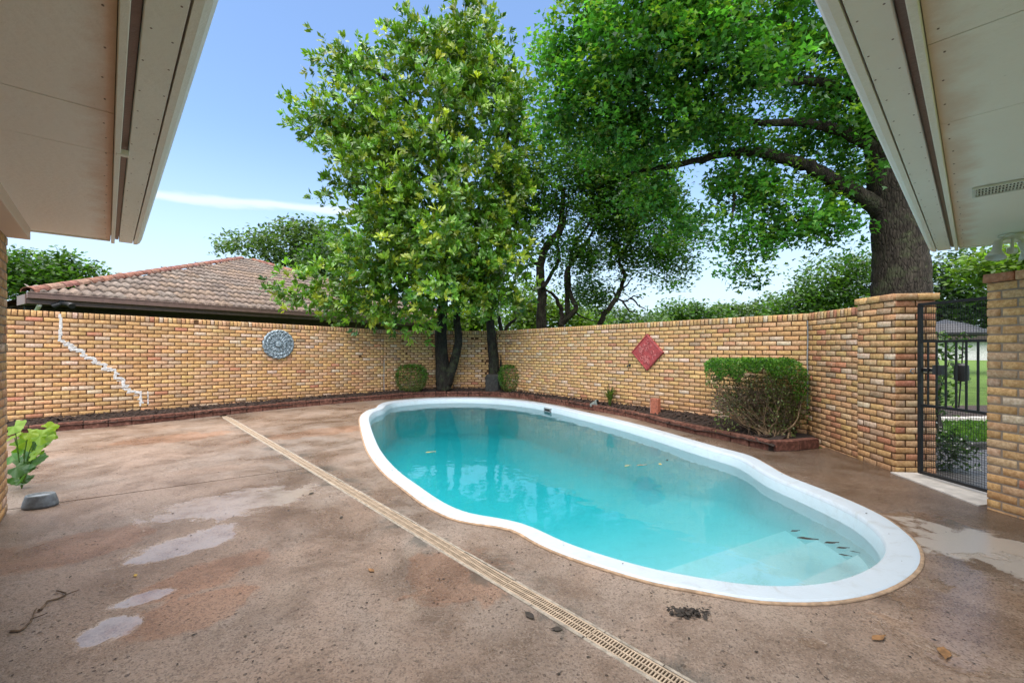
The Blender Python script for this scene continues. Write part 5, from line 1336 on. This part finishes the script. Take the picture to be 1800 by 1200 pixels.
for (a, b, sz_, ci) in sp_px:
    p = P(a, b, c[1] + random.uniform(-.15, .15)); o = link('leaf', blm, None, fp, p); o.scale = (sz_ * 1.2,) * 3; o.color = (*(np.array(YG[ci]) * random.uniform(.85, 1.15)), 1)
    o.rotation_euler = (R(random.uniform(25, 75)), R(random.uniform(-30, 30)), R(random.uniform(-60, 60)))
    mb = MB(); mb.tube(catmull([c, c * .5 + p * .5 + (0, 0, .08), p], 4), .004, 5); mb.build('stalk', M['leaf_one'], fp).color = (.10, .2, .03, 1)
mb = MB(); mb.tube([P(60, 793, c[1]), P(67, 812, c[1])], .004, 5); mb.tube([P(55, 815, c[1]), P(67, 823, c[1])], .004, 5); mb.build('dry_stalk', M['twig'], fp)
# grey bowl
c = G(71, 890); bw = MB(); bw.lathe([(.155, 0), (.158, .02), (.150, .055), (.132, .105), (.126, .118), (.112, .118), (.108, .095), (.03, .088)], (c[0], c[1], .003), 32, 1.0, .72, M=Matrix.Rotation(R(20), 4, 'Z') @ Matrix.Diagonal((.76, .76, .92, 1)))
bo = thing('pet_bowl', 'weathered grey oval pet bowl on the deck by the left wall', 'bowl', (c[0], c[1], 0)); bw.build('bowl', M['bowl'], bo, True)
mb = MB(); mb.lathe([(.100, .100), (.02, .102)], (c[0], c[1], .003), 24, 1.0, .72, M=Matrix.Rotation(R(20), 4, 'Z') @ Matrix.Diagonal((.76, .76, .92, 1))); mb.build('water_fill', simple('bowl_water', (.32, .36, .40), .05), bo)
# twigs
def twig(px, label):
    pts_ = [np.array((*G(a, b), .008)) for a, b in px]; mb = MB(); branch(mb, pts_, .0065, .003, 6, 4, .002); m_ = pts_[len(pts_) // 2]
    mb.tube([m_, m_ + (.05, .03, .012)], [.003, .0015], 5); tag(mb.build('twig', M['twig']), label, 'twig', 'twigs on the deck')
twig([(70, 1075), (85, 1060), (115, 1047), (100, 1040)], 'forked brown twig at the left of the deck, upper of two'); twig([(18, 1112), (40, 1108), (55, 1090), (63, 1072)], 'curved brown twig near the left edge of the deck, lower of two')
# leaves afloat and on the deck
def flat_leaf(px, py, z, L, mat, label, cat='leaf', group=None, ang=None, dark=False):
    q = G(px, py, z); a = random.uniform(0, 6.28) if ang is None else ang; n_ = 9; vs = []
    for k in range(n_):
        t = k / (n_ - 1); w_ = abs(math.sin(math.pi * t ** .8)) ** 1.8 * .20 + .003; vs += [(t - .5, -w_, .05 * math.sin(3 * t)), (t - .5, 0, .0), (t - .5, w_, .06 * math.cos(2 * t) - .03)]
    fs = []
    for k in range(n_ - 1): o_ = k * 3; fs += [(o_, o_ + 3, o_ + 4, o_ + 1), (o_ + 1, o_ + 4, o_ + 5, o_ + 2)]
    ca, sa = math.cos(a), math.sin(a); V = [(q[0] + L * (x * ca - y * sa), q[1] + L * (x * sa + y * ca), z + .006 + L * abs(zz)) for x, y, zz in vs]
    return tag(link('fallen_leaf', mesh('fallen_leaf', V, fs, smooth=True), M[mat]), label, cat, group)
GF = 'leaves floating on the pool'
flat_leaf(757, 795, ZW, .15, 'yellow_leaf', 'yellow leaf floating alone in the deep end near the white reflections', group=GF, ang=.4)
flat_leaf(1128, 818, ZW, .14, 'dry', 'largest brown leaf floating mid pool in a loose group', group=GF, ang=.2)
flat_leaf(1103, 819, ZW, .10, 'yellow_leaf', 'pale yellow leaf floating just left of the largest brown leaf', group=GF, ang=.5)
flat_leaf(1160, 816, ZW, .08, 'yellow_leaf', 'small yellowish leaf floating right of the largest brown leaf', group=GF)
flat_leaf(1173, 809, ZW, .09, 'debris', 'dark leaf floating nearest the far rim above the brown leaf', group=GF)
GS = 'dark leaves over the pool steps'
for (a, b, l, lab) in ((1420, 948, .15, 'long dark leaf over the middle pool step'), (1398, 934, .09, 'dark leaf furthest from the end on the pool steps'), (1462, 955, .12, 'curled dark leaf on the upper pool step'), (1482, 964, .10, 'dark leaf trailing right of the curled one on the pool steps'), (1486, 977, .08, 'pointed dark leaf lowest of the pair near the shallow end'), (1503, 971, .06, 'short dark leaf right of the lowest pair in shallow end'), (1503, 1015, .06, 'lone dark leaf next to the near rim of the shallow end')):
    flat_leaf(a, b, ZW, l, 'debris', lab, group=GS, ang=random.uniform(-.6, .3))
GD = 'dry leaves lying on the deck'
for (a, b, l, lab, m_) in ((652, 1003, .07, 'curled brown leaf on the bare deck left of the drain', 'dry'), (635, 706, .12, 'orange leaf on the deck in front of the edging blocks', 'yellow_leaf'), (238, 1012, .05, 'pale leaf scrap in the brown patch at left', 'yellow_leaf'), (1400, 786, .06, 'pale leaf scrap on the deck beside the corner of the edging', 'yellow_leaf'),
                       (930, 1082, .09, 'dark wet leaf just left of the drain grate', 'debris'), (978, 1107, .07, 'black wet leaf at the edge of the drain grate', 'debris'), (1660, 1150, .12, 'long brown leaf at the lower right of the deck', 'dry'), (1545, 1122, .10, 'reddish leaf on the deck below the pool end', 'dry'), (600, 910, .06, 'thin dark leaf beside the drain lip at mid length', 'debris'), (547, 868, .08, 'short dark leaf nearest the joint in the deck', 'debris'), (862, 686, .10, 'yellow leaf lying on the edging below the stone block', 'yellow_leaf')):
    flat_leaf(a, b, .0 if b > 690 else .13, l, m_, lab, group=GD)
# dark clump of wet leaves
q = G(1210, 1078); N = 170; pos = np.c_[q[0] + rng.normal(0, .05, N).clip(-.09, .09), q[1] + rng.normal(0, .022, N).clip(-.035, .035), rng.uniform(.003, .016, N)]
V, FA, k = leaves_arrays(pos, rng.normal(size=(N, 3)) * (1, 1, .15), rng.normal(size=(N, 3)) * .3 + (0, 0, 1), rng.uniform(.012, .035, N), 'small')
tag(link('debris_clump', mesh('debris_clump', V, FA), M['debris']), 'black clump of wet debris on the deck below the pool rim', 'debris')
# loose bits: specks of bark and leaf over the deck
N = 1500; gx = rng.uniform(-6, 4.4, N); gy = rng.uniform(1.2, 7.5, N); 
from mathutils.geometry import intersect_point_tri_2d
def inside(poly, x, y):
    r = np.zeros(len(x), bool); n_ = len(poly); j = n_ - 1
    for i in range(n_):
        xi, yi = poly[i]; xj, yj = poly[j]; cnd = ((yi > y) != (yj > y)) & (x < (xj - xi) * (y - yi) / (yj - yi + 1e-12) + xi); r ^= cnd; j = i
    return r
ok = inside([tuple(p) for p in deck_poly], gx, gy) & ~inside([tuple(p) for p in inset(pool_out, -.06, 1)], gx, gy) & (np.abs(gx * VX + gy * VY - DR_D) > .09)
gx, gy = gx[ok], gy[ok]; pos = np.c_[gx, gy, np.full(len(gx), .004)]
rim = inset(pool_out, .09, 2)[rng.integers(0, 220, 46)] + rng.normal(0, .035, (46, 2)); pos = np.vstack([pos, np.c_[rim, np.full(46, .024)]]); N = len(pos)
V, FA, k = leaves_arrays(pos, rng.normal(size=(N, 3)) * (1, 1, .08), rng.normal(size=(N, 3)) * .15 + (0, 0, 1), rng.uniform(.006, .024, N), 'small')
link('litter', mesh('litter', V, FA), M['debris'], kind='stuff')
